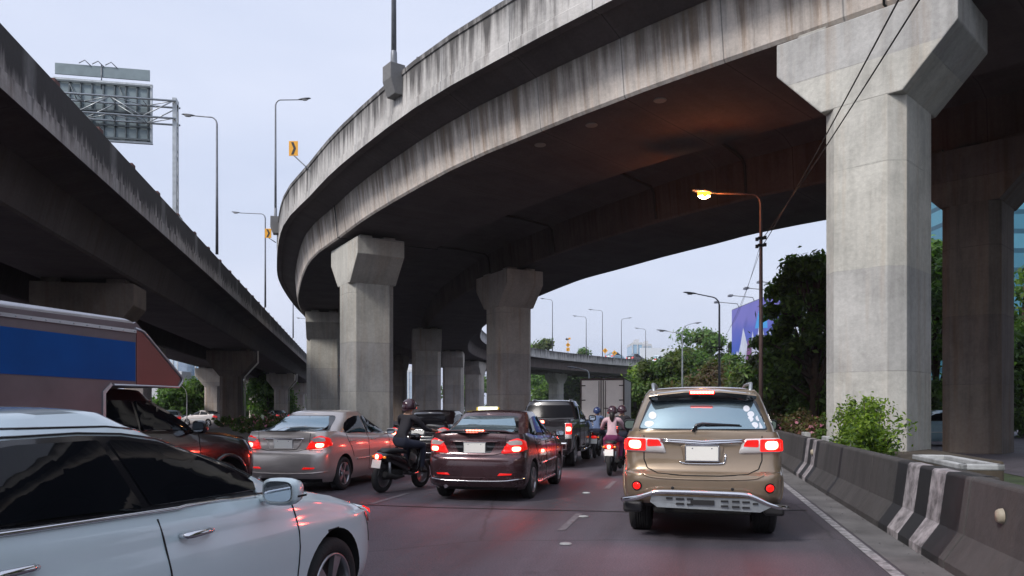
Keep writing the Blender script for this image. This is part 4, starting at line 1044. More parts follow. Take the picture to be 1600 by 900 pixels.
def make_box_truck():
    r = empty('box_truck', (0, 0, 0), 0, 'small white box truck seen from behind, double rear doors with rusty frame', 'truck')
    mb = MB(); mb.box((0, 2.1, 2.0), (2.16, 4.2, 2.1)); bx = mb.build('cargo_box', M['truck_white'], r, .02)
    f = MB()
    for x in (-1.06, 1.06): f.box((x, -.02, 2.0), (.07, .06, 2.14))
    for z in (3.03, .97): f.box((0, -.022, z), (2.19, .058, .09))
    for x in (-.055, .055): f.box((x, -.03, 2.0), (.035, .05, 2.0))
    f.box((0, 2.1, 3.06), (2.2, 4.24, .05)); 
    for x in (-1.085, 1.085): f.box((x, 4.18, 2.0), (.05, .05, 2.1))
    f.build('door_frame', M['truck_rust'], bx, .006)
    for g in (-1, 1):
        d = MB(); d.box((g * .545, -.012, 2.0), (.92, .03, 1.94)); dd = d.build('rear_door', M['truck_white'], r, .01)
        h = MB()
        for z in (2.72, 2.0, 1.2): h.box((g * .93, -.045, z), (.20, .03, .05))
        h.tube([(g * .16, -.06, 1.08), (g * .16, -.06, 2.95)], .018, 6); h.box((g * .24, -.07, 1.60), (.3, .03, .035))
        h.build('door_bar', M['truck_rust'], dd)
    ch = MB(); ch.box((0, 2.6, .80), (.9, 5.2, .18)); ch.box((0, -.02, .62), (2.0, .10, .14)); ch.build('chassis', M['under'], r, .01)
    cab = MB()
    prof = [(4.3, .55), (5.95, .55), (6.0, 1.2), (5.7, 2.1), (5.5, 2.25), (4.3, 2.25)]
    n = 6; vs = [(s * .95, y, z) for s in (-1, 1) for y, z in prof]
    cab.add(vs, [tuple(range(n)), tuple(n + k for k in reversed(range(n)))] + [(i, (i + 1) % n, n + (i + 1) % n, n + i) for i in range(n)])
    cb = cab.build('cab', M['truck_white'], r, .06, 3)
    w = MB(); w.box((0, 5.88, 1.68), (1.6, .02, .6), 0, 0, Matrix.Rotation(R(18), 4, 'X')); w.build('windscreen', M['glass_dark'], cb)
    for g in (-1, 1):
        w = MB(); w.box((g * .958, 5.0, 1.7), (.012, .8, .55)); w.build('side_window', M['glass_dark'], cb, .004)
        t = MB(); t.box((g * .78, -.085, .66), (.3, .03, .10)); tl = t.build('tail_light', M['red_lens'], r, .01)
        t = MB(); t.box((g * .70, -.105, .66), (.10, .012, .08)); t.build('brake_bulb', M['brake'], tl)
        mi = MB(); mi.tube([(g * .95, 5.6, 1.9), (g * 1.15, 5.65, 1.95)], .012, 6); mi.box((g * 1.2, 5.65, 1.8), (.18, .04, .34)); mi.build('side_mirror', M['black_plastic'], r, .01)
        for y in (.9, 5.0):
            t = MB(); Mx = Matrix.Translation((g * .93, y, .38)) @ Matrix.Rotation(g * math.pi / 2, 4, 'Y')
            t.lathe([(.20, 0), (.34, .01), (.38, -.04), (.38, -.24), (.3, -.26)], 24, 0, Mx); wo = t.build('wheel', M['tyre'], r)
            t = MB(); t.lathe([(.21, -.01), (.17, -.03), (.08, -.01), (.001, .0)], 20, 0, Mx); t.build('rim', M['rim'], wo)
    p = MB(); p.box((-.3, -.085, .78), (.36, .01, .15)); p.build('number_plate', M['plate'], r)
    r.location = at(941, 38); r.rotation_euler = (0, 0, HEAD)

# ---------------------------------------------------------------- people on two wheels
def skin_body(name, joints, edges, mats, parent, zones, sub=2, root=0):
    """one continuous surface grown round a skeleton; joints: name -> (x, y, z, rx[, ry])"""
    keys = list(joints); idx = {k: i for i, k in enumerate(keys)}
    me = bpy.data.meshes.new(name); me.from_pydata([joints[k][:3] for k in keys], [(idx[a], idx[b]) for a, b in edges], [])
    o = bpy.data.objects.new(name, me); COL.objects.link(o)
    m = o.modifiers.new('s', 'SKIN'); m.use_smooth_shade = True; m.branch_smoothing = .4
    for i, k in enumerate(keys):
        r = joints[k][3]; me.skin_vertices[0].data[i].radius = (r, joints[k][4] if len(joints[k]) > 4 else r)
        me.skin_vertices[0].data[i].use_root = (i == root)
    s = o.modifiers.new('d', 'SUBSURF'); s.levels = sub; s.render_levels = sub
    dg = bpy.context.evaluated_depsgraph_get(); dg.update()
    res = bpy.data.meshes.new_from_object(o.evaluated_get(dg)); bpy.data.objects.remove(o)
    for mm in mats: res.materials.append(mm)
    for p in res.polygons:
        p.material_index = zones(p.center); p.use_smooth = True
    ob = bpy.data.objects.new(name, res); COL.objects.link(ob); ob.parent = parent
    return ob
def rider(label, top, legs, helmet, group=None, turn=0, long_hair=True, sc=1.0, lean=0.08):
    """seated on a scooter, hands on the bars; +Y ahead, origin on the ground under the seat"""
    r = empty('person', (0, 0, 0), 0, label, 'person', group)
    J = {'pelvis': (0, .0, .84, .150, .13), 'waist': (0, .02, .98, .125, .105), 'chest': (0, .02 + lean, 1.16, .150, .11), 'neck0': (0, .03 + lean, 1.30, .085, .075), 'neck': (0, .045 + lean, 1.37, .052), 'head': (0, .065 + lean, 1.46, .078, .09), 'crown': (0, .06 + lean, 1.53, .070)}
    E = [('pelvis', 'waist'), ('waist', 'chest'), ('chest', 'neck0'), ('neck0', 'neck'), ('neck', 'head'), ('head', 'crown')]
    for g, t in ((-1, 'l'), (1, 'r')):
        J.update({t + 'sh': (g * .175, .03 + lean, 1.27, .062), t + 'el': (g * .27, .20 + lean, 1.08, .043), t + 'wr': (g * .27, .44 + lean, 1.05, .027), t + 'pa': (g * .265, .50 + lean, 1.045, .030, .018),
                  t + 'hip': (g * .10, .03, .82, .100), t + 'kn': (g * .20, .42, .80, .065), t + 'an': (g * .17, .44, .38, .040), t + 'he': (g * .17, .40, .33, .040), t + 'to': (g * .18, .58, .315, .033, .028)})
        E += [('neck0', t + 'sh'), (t + 'sh', t + 'el'), (t + 'el', t + 'wr'), (t + 'wr', t + 'pa'), ('pelvis', t + 'hip'), (t + 'hip', t + 'kn'), (t + 'kn', t + 'an'), (t + 'an', t + 'he'), (t + 'he', t + 'to')]
        for k, (dx, ln) in enumerate(((-.030, .034), (-.010, .040), (.010, .038), (.030, .030))):
            J['%sf%da' % (t, k)] = (g * (.265) + dx, .535 + lean, 1.052, .009); J['%sf%db' % (t, k)] = (g * .265 + dx, .535 + ln * .5 + lean, 1.032, .008); J['%sf%dc' % (t, k)] = (g * .265 + dx, .53 + lean, 1.015, .007)
            E += [(t + 'pa', '%sf%da' % (t, k)), ('%sf%da' % (t, k), '%sf%db' % (t, k)), ('%sf%db' % (t, k), '%sf%dc' % (t, k))]
        J[t + 'th1'] = (g * .265 - g * .035, .49 + lean, 1.035, .010); J[t + 'th2'] = (g * .265 - g * .04, .525 + lean, 1.022, .008)
        E += [(t + 'pa', t + 'th1'), (t + 'th1', t + 'th2')]
    def zone(c):
        if c.z > 1.335 and abs(c.x) < .12: return 2
        if abs(c.x) > .2 and c.z > .95 and c.y > .36 + lean: return 2
        if c.z < .40: return 3
        if c.z < .93: return 1
        if abs(c.x) > .215 and c.z < .93: return 1
        return 0
    b = skin_body('body', J, E, [top, legs, M['skin'], M['shoe']], r, zone)
    # face and ears on the front of the head
    hy = .065 + lean
    f = MB(); f.tube([(0, hy + .075, 1.475), (0, hy + .105, 1.445), (0, hy + .085, 1.435)], [.010, .014, .008], 8)
    for g in (-1, 1): f.lathe([(.001, .02), (.02, .012), (.024, 0), (.015, -.008)], 10, 0, Matrix.Translation((g * .082, hy, 1.455)) @ Matrix.Rotation(g * math.pi / 2, 4, 'Y'))
    f.build('nose_and_ears', M['skin'], b)
    e = MB()
    for g in (-1, 1): e.lathe([(.001, .006), (.012, .003), (.014, 0)], 10, 0, Matrix.Translation((g * .032, hy + .082, 1.48)) @ Matrix.Rotation(-math.pi / 2, 4, 'X'))
    e.tube([(-.026, hy + .085, 1.418), (0, hy + .091, 1.414), (.026, hy + .085, 1.418)], .006, 6)
    e.build('eyes_and_mouth', M['hair'], b)
    # helmet: open-face shell with rim and visor peak
    h = MB(); cx, cy, cz = 0, hy - .005, 1.485
    prof = []
    for i in range(9):
        a = math.pi / 2 * i / 8; prof.append((max(.001, .128 * math.sin(a)), .125 * math.cos(a)))
    prof += [(.130, -.03), (.126, -.055), (.118, -.058), (.118, -.02)]
    h.lathe(prof, 28, 0, Matrix.Translation((cx, cy, cz)) @ Matrix.Diagonal((.95, 1.10, 1, 1)))
    # neck guard at the back
    vs = []
    for i in range(13):
        a = math.pi + math.pi * i / 12
        for (rr, dz) in ((.126, -.03), (.122, -.10 + .02 * abs(6 - i) / 6 * 3)): vs.append((cx + rr * .95 * math.cos(a), cy + rr * 1.1 * math.sin(a), cz + dz))
    h.add(vs, [(2 * i, 2 * i + 1, 2 * i + 3, 2 * i + 2) for i in range(12)], 0, True)
    h.box((0, cy + .15, cz + .01), (.17, .06, .012), 0, 0, Matrix.Rotation(R(-12), 4, 'X'))
    h.build('helmet', helmet, r)
    if long_hair:
        hr = MB(); hr.tube([(0, hy - .105, 1.46), (0, hy - .12, 1.38), (0, hy - .115, 1.30), (.01, hy - .12, 1.22)], [.05, .062, .055, .02], 12); hr.build('hair', M['hair'], r)
    r.scale = (sc,) * 3
    return r
def scooter(label, paint_, group=None, lit=True, box=False):
    r = empty('scooter', (0, 0, 0), 0, label, 'motor scooter', group)
    # tail and seat mass
    def loft(secs, n=16, exx=.7):
        vs = []
        for (y, z, w, h) in secs:
            for k in range(n):
                a = 2 * math.pi * k / n; c, s = math.cos(a), math.sin(a)
                vs.append((w * math.copysign(abs(c) ** exx, c), y, z + h * math.copysign(abs(s) ** exx, s)))
        fs = []
        for i in range(len(secs) - 1):
            for k in range(n):
                k2 = (k + 1) % n; fs.append((i * n + k, (i + 1) * n + k, (i + 1) * n + k2, i * n + k2))
        fs += [tuple(range(n)), tuple((len(secs) - 1) * n + k for k in reversed(range(n)))]
        return vs, fs
    b = MB()
    b.add(*loft([(-.62, .66, .05, .04), (-.58, .665, .11, .075), (-.45, .64, .15, .10), (-.2, .58, .165, .14), (.05, .50, .15, .15), (.15, .40, .14, .12)]), 0, True)
    b.add(*loft([(.12, .34, .13, .04), (.25, .30, .15, .035), (.42, .31, .14, .04)]), 0, True)
    b.add(*loft([(.42, .40, .10, .14), (.47, .62, .19, .24), (.53, .72, .17, .22), (.58, .80, .07, .12)]), 0, True)
    b.add(*loft([(.38, 1.00, .03, .02), (.42, .99, .13, .06), (.50, .99, .11, .07), (.55, .98, .05, .04)]), 0, True)
    b.build('bodywork', paint_, r)
    s = MB(); s.add(*loft([(-.55, .745, .08, .03), (-.40, .765, .13, .045), (-.05, .745, .13, .05), (.12, .72, .09, .035)]), 0, True); s.build('seat', M['black_plastic'], r)
    tl = MB(); tl.add(*loft([(-.605, .67, .09, .045), (-.64, .665, .085, .042), (-.655, .66, .05, .02)]), 0, True); t = tl.build('tail_light', M['red_lit'] if lit else M['red_lens'], r)
    if lit:
        bb = MB(); bb.lathe([(.001, .012), (.03, .008), (.045, 0)], 16, 0, Matrix.Translation((0, -.653, .665)) @ Matrix.Rotation(math.pi / 2, 4, 'X')); bb.build('brake_bulb', M['brake'], t)
        lamp((0, -.72, .66), 1.5, (1, .06, .04), .1, 0, r)
    for g in (-1, 1):
        k = MB(); k.add(*loft([(-.58, .66, .03, .025), (-.61, .66, .025, .02)]), 0, True)
        for i in range(len(k.v)): k.v[i] = (k.v[i][0] + g * .125, k.v[i][1], k.v[i][2])
        k.build('turn_signal', M['amber_lens'], r)
        m_ = MB(); m_.tube([(g * .20, .44, 1.03), (g * .27, .42, 1.15)], .006, 6); m_.add(*loft([(-.01, 0, .055, .035), (.02, 0, .04, .025)]), 0, True)
        for i in range(len(m_.v) - 32, len(m_.v)): m_.v[i] = (m_.v[i][0] + g * .29, m_.v[i][1] + .42, m_.v[i][2] + 1.17)
        m_.build('side_mirror', M['black_plastic'], r)
        gr = MB(); gr.tube([(g * .05, .44, 1.03), (g * .17, .44, 1.035), (g * .33, .56, 1.03)], .015, 8); gr.build('handlebar', M['black_plastic'], r)
    p = MB(); p.box((0, -.66, .535), (.20, .01, .15), 0, 0, Matrix.Rotation(R(-12), 4, 'X')); p.build('number_plate', M['plate'], r, .002)
    mg = MB(); mg.box((0, -.63, .46), (.15, .03, .30), 0, 0, Matrix.Rotation(R(-14), 4, 'X')); mg.build('mudguard', M['black_plastic'], r, .01)
    en = MB(); en.add(*loft([(-.5, .30, .07, .07), (-.3, .33, .12, .10), (0, .33, .10, .09)]), 0, True); en.tube([(.12, .0, .28), (.16, -.3, .28), (.17, -.62, .36)], [.02, .045, .05], 10); en.build('engine', M['under'], r)
    sh = MB()
    for g in (-1, 1): sh.tube([(g * .11, -.40, .30), (g * .13, -.45, .56)], .025, 8)
    sh.tube([(0, .50, .9), (0, .66, .28)], .03, 8); sh.build('fork', M['steel'], r)
    for y in (-.48, .68):
        t = MB(); Mx = Matrix.Translation((0, y, .27)) @ Matrix.Rotation(math.pi / 2, 4, 'Y')
        t.lathe([(.17, -.045), (.24, -.05), (.265, -.03), (.275, 0), (.265, .03), (.24, .05), (.17, .045)], 28, 0, Mx); w = t.build('wheel', M['tyre'], r)
        t = MB(); t.lathe([(.18, -.03), (.16, -.01), (.04, -.03), (.04, .03), (.16, .01), (.18, .03)], 20, 0, Mx); t.build('rim', M['rim'], w)
    return r
def two_wheelers():
    def put(bike, per, loc, rz, lean=0):
        for o in (bike, per): o.location = loc; o.rotation_euler = (0, lean, rz)
    g = 'people riding motor scooters'
    b = scooter('red motor scooter with a bright round tail light beside the off-road vehicle', M['scooter_red'], 'motor scooters in the traffic')
    p = rider('person in a dusty pink shirt and plum trousers riding the red scooter', M['shirt_pink'], M['trousers_plum'], M['helmet_dark'], g)
    put(b, p, at(956, 18.1), HEAD)
    b = scooter('black motor scooter ahead of the red one, mostly hidden by its rider', M['black_paint'], 'motor scooters in the traffic', lit=False)
    p = rider('person in a black jacket and dark helmet, riding just ahead of the pink-shirted person', M['jacket_dark'], M['jeans'], M['helmet_dark'], g, long_hair=False, sc=1.02)
    put(b, p, at(971, 20.3), HEAD)
    b = scooter('dark scooter between the black pickup and the box truck, ridden with a blue helmet', M['black_paint'], 'motor scooters in the traffic', lit=False)
    p = rider('person in a grey-blue shirt and blue helmet, in front of the box truck door', M['shirt_blue'], M['jeans'], M['helmet_blue'], g, long_hair=False, sc=1.0)
    put(b, p, at(932, 24.5), HEAD)
    b = scooter('black motor scooter swerving in front of the silver saloon with its tail light lit', M['black_paint'], 'motor scooters in the traffic')
    p = rider('person in a black jacket leaning forward, riding in front of the silver saloon', M['jacket_dark'], M['jeans'], M['helmet_dark'], g, long_hair=False, lean=.16, sc=1.07)
    put(b, p, at(622, 14.4), -R(30), R(3))

# ---------------------------------------------------------------- traffic
def traffic():
    make_suv(); make_white_saloon()
    s = sedan('silver_saloon', 'silver saloon with lit brake lights, right of the plum pickup', M['silver_paint'], 'saloon cars in the queue', glow=.2)
    s.place((-3.66, 15.9, 0), HEAD)
    s = sedan('brown_saloon', 'dark brown saloon with boot spoiler and bright brake lights in the middle lane', M['brown_paint'], 'saloon cars in the queue', kind='dark', lip=True, glow=4)
    s.place((-.14, 14.6, 0), HEAD)
    s = sedan('black_saloon', 'black saloon with a pale plate, behind the scooter and left of the brown saloon', M['purple_black'], 'saloon cars in the queue', kind='dark', rear_glass='glass_film', glow=1.5)
    s.place((-2.05, 22.6, 0), HEAD)
    s = sedan('taxi', 'yellow taxi hidden behind the brown saloon, only its white roof sign shows', M['yellow_paint'], 'saloon cars in the queue', glow=0)
    t = MB(); t.add([(-.36, -.07, 0), (.36, -.07, 0), (.36, .07, 0), (-.36, .07, 0), (-.31, -.04, .12), (.31, -.04, .12), (.31, .04, .12), (-.31, .04, .12)], [(0, 3, 2, 1), (4, 5, 6, 7), (0, 1, 5, 4), (1, 2, 6, 5), (2, 3, 7, 6), (3, 0, 4, 7)])
    for v in range(8): t.v[v] = (t.v[v][0], t.v[v][1] - .25, t.v[v][2] + 1.49)
    t.build('roof_sign', plain('taxi_roof_sign_lit', (.85, .85, .7), .4, emit=(.95, 1, .7), es=.6), s.root, .01)
    e = MB()
    for g in (-1, 1): e.box((g * .345, -.25, 1.545), (.05, .15, .11))
    e.build('roof_sign_end', M['yellow_paint'], s.root, .008)
    s.place(at(766, 24.6), HEAD)
    s = sedan('dark_saloon', 'dark saloon far ahead, its roof just showing left of the black pickup', M['black_paint'], 'saloon cars in the queue', kind='dark', rear_glass='glass_film', glow=0)
    s.place(at(818, 30.0), HEAD)
    make_black_pickup(); make_canopy_pickup(); make_box_truck(); two_wheelers()
    # distant cars: beyond the piers on both sides, copies of one small saloon
    base = sedan('parked_car', 'white saloon on the side road beyond the left piers', M['white_paint'], 'far cars on the side roads', lights_on=False, glow=0)
    base.root.location = (-27.5, 62, 0); base.root.rotation_euler = (0, 0, R(20))
    def far(loc, rz, label, mat, group='far cars on the side roads', z=0):
        c = copy_tree(base.root); c.location = (loc[0], loc[1], loc[2] + z); c.rotation_euler = (0, 0, rz); c['label'] = label; c['group'] = group
        for o in c.children:
            if o.type == 'MESH' and o.name.startswith(('body', 'door_handle', 'plate_recess')):
                o.data = o.data.copy(); o.data.materials[0] = mat
        return c
    far(at(1462, 33.0), R(80), 'pale blue saloon parked in the dark between the two right piers', M['blue_paint'])
    far(at(1452, 40.0), R(95), 'silver car parked behind the pale blue saloon between the right piers', M['silver_paint'])
    far(at(318, 75.0), R(70), 'silver car far off under the left viaduct, left of its pier', M['silver_paint'])
    far(at(432, 90.0), R(40), 'dark car far off among the left viaduct piers', M['black_paint'])
    far(at(634, 150.0), R(60), 'pale car far away between the two middle piers', M['white_paint'])
    return far
FAR = traffic()
# ================================================================ viaducts
M['cover'] = plain('pale_cover', (.34, .32, .30), .8)
def make_ramp():
    # outer edge in plan at unit scale: (x, y, scale)
    E = [(50, -30, 1.45), (36, -18, 1.45), (24, -7.0, 1.45), (15, 1.6, 1.45), (9, 7.7, 1.45), (5.2, 11.55, 1.45), (1.92, 14.8, 1.45), (-.48, 17.5, 1.40), (-2.57, 20.1, 1.36), (-5.5, 24.7, 1.315), (-7.5, 28.4, 1.29), (-9.8, 32.9, 1.26),
         (-12.4, 40.5, 1.23), (-14.6, 48.5, 1.21), (-17.0, 61.5, 1.2), (-18.6, 75, 1.2), (-18.9, 90, 1.2), (-16.4, 106, 1.2), (-9.6, 122.5, 1.2), (0, 136.5, 1.2), (12, 150.5, 1.2), (30, 166, 1.2), (60, 186, 1.2), (100, 205, 1.2)]
    P = catmull([(x * s, y * s, s) for x, y, s in E], 1.6)
    fr = frames(P)
    k = [(p[2], (lambda s: (lambda z: 1.5 + (z - 1.5) * s))(p[2])) for p in P]
    root = empty('curved_viaduct', (0, 0, 0), 0, 'wide curved concrete viaduct sweeping overhead from right to left and round behind', 'viaduct')
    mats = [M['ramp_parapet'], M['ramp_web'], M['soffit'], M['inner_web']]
    # parapets
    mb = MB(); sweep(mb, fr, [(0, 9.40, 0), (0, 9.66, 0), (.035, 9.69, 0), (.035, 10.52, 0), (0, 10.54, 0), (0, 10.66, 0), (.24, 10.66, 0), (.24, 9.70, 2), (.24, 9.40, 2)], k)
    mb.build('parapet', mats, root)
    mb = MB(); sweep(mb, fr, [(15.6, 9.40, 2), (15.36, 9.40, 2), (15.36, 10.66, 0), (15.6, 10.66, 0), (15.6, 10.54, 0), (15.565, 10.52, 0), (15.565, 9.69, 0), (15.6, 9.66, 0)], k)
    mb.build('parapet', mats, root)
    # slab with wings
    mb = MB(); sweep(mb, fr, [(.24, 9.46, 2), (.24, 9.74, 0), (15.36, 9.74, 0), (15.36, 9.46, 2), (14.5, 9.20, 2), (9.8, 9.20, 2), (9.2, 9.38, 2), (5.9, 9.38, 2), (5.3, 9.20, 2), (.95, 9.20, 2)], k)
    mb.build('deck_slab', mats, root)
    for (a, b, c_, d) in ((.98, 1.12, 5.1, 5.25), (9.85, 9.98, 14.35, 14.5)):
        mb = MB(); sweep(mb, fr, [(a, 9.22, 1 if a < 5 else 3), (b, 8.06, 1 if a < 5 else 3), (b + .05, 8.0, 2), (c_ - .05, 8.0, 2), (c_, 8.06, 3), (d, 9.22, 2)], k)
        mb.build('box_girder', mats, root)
    # cross joints on the soffit over the piers and pale access covers
    def on(i, u, z):
        p, n, s = fr[i]; q = p + n * u * k[i][0]; return Vector((q.x, q.y, k[i][1](z)))
    def idx_at(px, u, z):
        best = None
        for i in range(len(fr)):
            q = on(i, u, z)
            if q.y < 9 or q.y > 60: continue
            e = abs(800 + q.x / q.y * FP - px)
            if best is None or e < best[0]: best = (e, i)
        return best[1]
    for px in (1066, 965, 853):
        i = idx_at(px, 1.75, 8.0); q = on(i, 1.75, 8.0)
        cov = MB(); cov.lathe([(.001, -.03), (.18, -.03), (.20, -.012), (.20, .0)], 24, 0, Matrix.Translation(q), smooth=False)
        cov.build('soffit_cover', M['cover'], root)
    # drain pipes running over the second girder's face
    for px in (1020, 872, 760, 1170):
        i = idx_at(px, 9.84, 8.6); pp = [on(i, 6.4, 9.36), on(i, 8.2, 9.30), on(i, 9.6, 9.16), on(i, 9.78, 9.0), on(i, 9.9, 8.1)]
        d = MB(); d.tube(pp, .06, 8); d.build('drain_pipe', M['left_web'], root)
    for px in (533, 1318 + 30):
        i = idx_at(px, 1.1, 8.6)
        a = [on(i, .95, 9.2), on(i, 1.07, 8.0), on(i, 5.2, 7.99), on(i, 5.28, 9.2)]
        jb = MB(); jb.tube(a, .03, 4); jb.build('expansion_joint', M['seam'], root)
    # railing caps and lamp pilasters on the parapet
    cap = MB(); i = 0
    for j, (p, n, s) in enumerate(fr):
        if j % 3 == 0 and 5 < j < 90:
            q = on(j, .12, 10.70); cap.tube([q - Vector((0, 0, .06)), q + Vector((0, 0, .10))], .05, 6)
    cap.build('parapet_stud', M['pole'], root)
    return root, fr, k, on, idx_at
RAMP, RFR, RK, RON, RIDX = make_ramp()
def ang(i):
    n = RFR[i][1]; return math.atan2(n.y, n.x)
def pilaster(i, label, z0=9.92, z1=10.86):
    q = RON(i, -.10, z0); s = RK[i][0]; n = RFR[i][1]
    mb = MB(); h = (z1 - z0) * s
    prof = [(-.05, 0), (-.05, h), (.42, h), (.42, .0)]
    mb.add([(-.12, -.32, 0.15), (.30, -.32, 0.15), (.30, .32, 0.15), (-.12, .32, 0.15), (-.30, -.32, h * .55), (.30, -.32, h * .55), (.30, .32, h * .55), (-.30, .32, h * .55), (-.30, -.32, h), (.30, -.32, h), (.30, .32, h), (-.30, .32, h)],
           [(3, 2, 1, 0), (8, 9, 10, 11), (0, 1, 5, 4), (1, 2, 6, 5), (2, 3, 7, 6), (3, 0, 4, 7), (4, 5, 9, 8), (5, 6, 10, 9), (6, 7, 11, 10), (7, 4, 8, 11)])
    o = mb.build('lamp_plinth', M['ramp_parapet'], RAMP, .02); o.location = q; o.rotation_euler = (0, 0, ang(i))
    return q + Vector((0, 0, h))

def pier(c, rz, ztop, label, mat='pier', wl=1.85, wt=2.35, ch=.32, cap=2.0, drop=2.0, group='viaduct piers', base=0.0, capdir='y', hs=1.0):
    """chamfered shaft with a head that flares along the deck; local Y follows the deck"""
    r = empty('viaduct_pier', c, rz, label, 'pier', group)
    a, b = wt / 2, wl / 2
    pl = [(-a + ch, -b), (a - ch, -b), (a, -b + ch), (a, b - ch), (a - ch, b), (-a + ch, b), (-a, b - ch), (-a, -b + ch)]
    z1 = ztop - drop; mb = MB(); n = 8; zs = list(np.linspace(base - .3, z1, 8)); per = [0]
    for i in range(n):
        p, q = pl[i], pl[(i + 1) % n]; per.append(per[-1] + math.hypot(p[0] - q[0], p[1] - q[1]))
    vs = [(p[0], p[1], z) for z in zs for p in pl]; fs = []; uv = []
    off = rnd.uniform(0, 40)
    for j in range(len(zs) - 1):
        for i in range(n):
            i2 = (i + 1) % n; fs.append((j * n + i, j * n + i2, (j + 1) * n + i2, (j + 1) * n + i))
            u0, u1 = per[i] + off, per[i + 1] + off; uv.append([(u0, zs[j]), (u1, zs[j]), (u1, zs[j + 1]), (u0, zs[j + 1])])
    mb.add(vs, fs, 0, False, uv); mb.add([(p[0], p[1], z1) for p in pl], [tuple(range(n))], 0, False, [[(p[0], p[1]) for p in pl]])
    mb.build('shaft', M[mat], r, .02)
    a2 = a + .004
    prof = [(-b - .002, z1 - .01), (-cap, z1 + drop * .60), (-cap, ztop), (cap, ztop), (cap, z1 + drop * .60), (b + .002, z1 - .01)]
    m = len(prof); mb = MB()
    vs = [(s * a2, y, z) for s in (-1, 1) for (y, z) in prof]
    mb.add(vs, [tuple(range(m)), tuple(m + k for k in reversed(range(m)))], 0, False, [[(y + off, z) for y, z in prof], [(y + off, z) for y, z in reversed(prof)]])
    for i in range(m):
        i2 = (i + 1) % m; y0, z0_ = prof[i]; y1, z1_ = prof[i2]
        dl = math.hypot(y1 - y0, z1_ - z0_)
        mb.add([(-a2, y0, z0_), (-a2, y1, z1_), (a2, y1, z1_), (a2, y0, z0_)], [(0, 1, 2, 3)], 0, False, [[(off + 9, z0_), (off + 9, z0_ + dl), (off + 9 + wt, z0_ + dl), (off + 9 + wt, z0_)]])
    o = mb.build('pier_head', M[mat], r)
    bm = bmesh.new(); bm.from_mesh(o.data); bmesh.ops.remove_doubles(bm, verts=bm.verts, dist=.001); bmesh.ops.recalc_face_normals(bm, faces=bm.faces); bm.to_mesh(o.data); bm.free()
    bv = o.modifiers.new('b', 'BEVEL'); bv.width = .03; bv.segments = 2; bv.limit_method = 'ANGLE'
    for y in (-cap * .62, cap * .62):
        for x in (-a * .5, a * .5): MB().box((x, y, ztop + .09), (.6, .7, .2)).build('bearing_block', M[mat], r, .02)
    return r
def deck_heading(x, y):
    best = min(range(len(RFR)), key=lambda i: (RFR[i][0] - Vector((x, y))).length)
    n = RFR[best][1]; return math.atan2(n.y, n.x), best    # local X points inwards
def ramp_piers():
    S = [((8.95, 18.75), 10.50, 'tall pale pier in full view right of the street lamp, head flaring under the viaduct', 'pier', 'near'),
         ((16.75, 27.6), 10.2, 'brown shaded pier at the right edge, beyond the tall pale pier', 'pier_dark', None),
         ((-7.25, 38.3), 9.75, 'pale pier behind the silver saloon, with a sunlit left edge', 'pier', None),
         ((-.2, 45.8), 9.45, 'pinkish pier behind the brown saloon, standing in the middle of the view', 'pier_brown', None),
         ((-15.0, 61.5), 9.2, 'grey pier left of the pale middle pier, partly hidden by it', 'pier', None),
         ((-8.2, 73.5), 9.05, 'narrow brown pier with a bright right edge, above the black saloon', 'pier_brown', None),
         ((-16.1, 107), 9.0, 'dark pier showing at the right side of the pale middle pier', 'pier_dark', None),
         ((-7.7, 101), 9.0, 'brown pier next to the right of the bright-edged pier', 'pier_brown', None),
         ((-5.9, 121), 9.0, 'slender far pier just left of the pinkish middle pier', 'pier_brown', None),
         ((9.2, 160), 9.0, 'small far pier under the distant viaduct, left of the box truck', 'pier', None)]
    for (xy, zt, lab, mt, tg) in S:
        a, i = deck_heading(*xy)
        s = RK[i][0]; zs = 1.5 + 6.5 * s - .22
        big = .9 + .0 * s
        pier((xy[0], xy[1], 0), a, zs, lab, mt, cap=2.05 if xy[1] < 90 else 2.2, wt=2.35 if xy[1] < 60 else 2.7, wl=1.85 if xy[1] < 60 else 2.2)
ramp_piers()

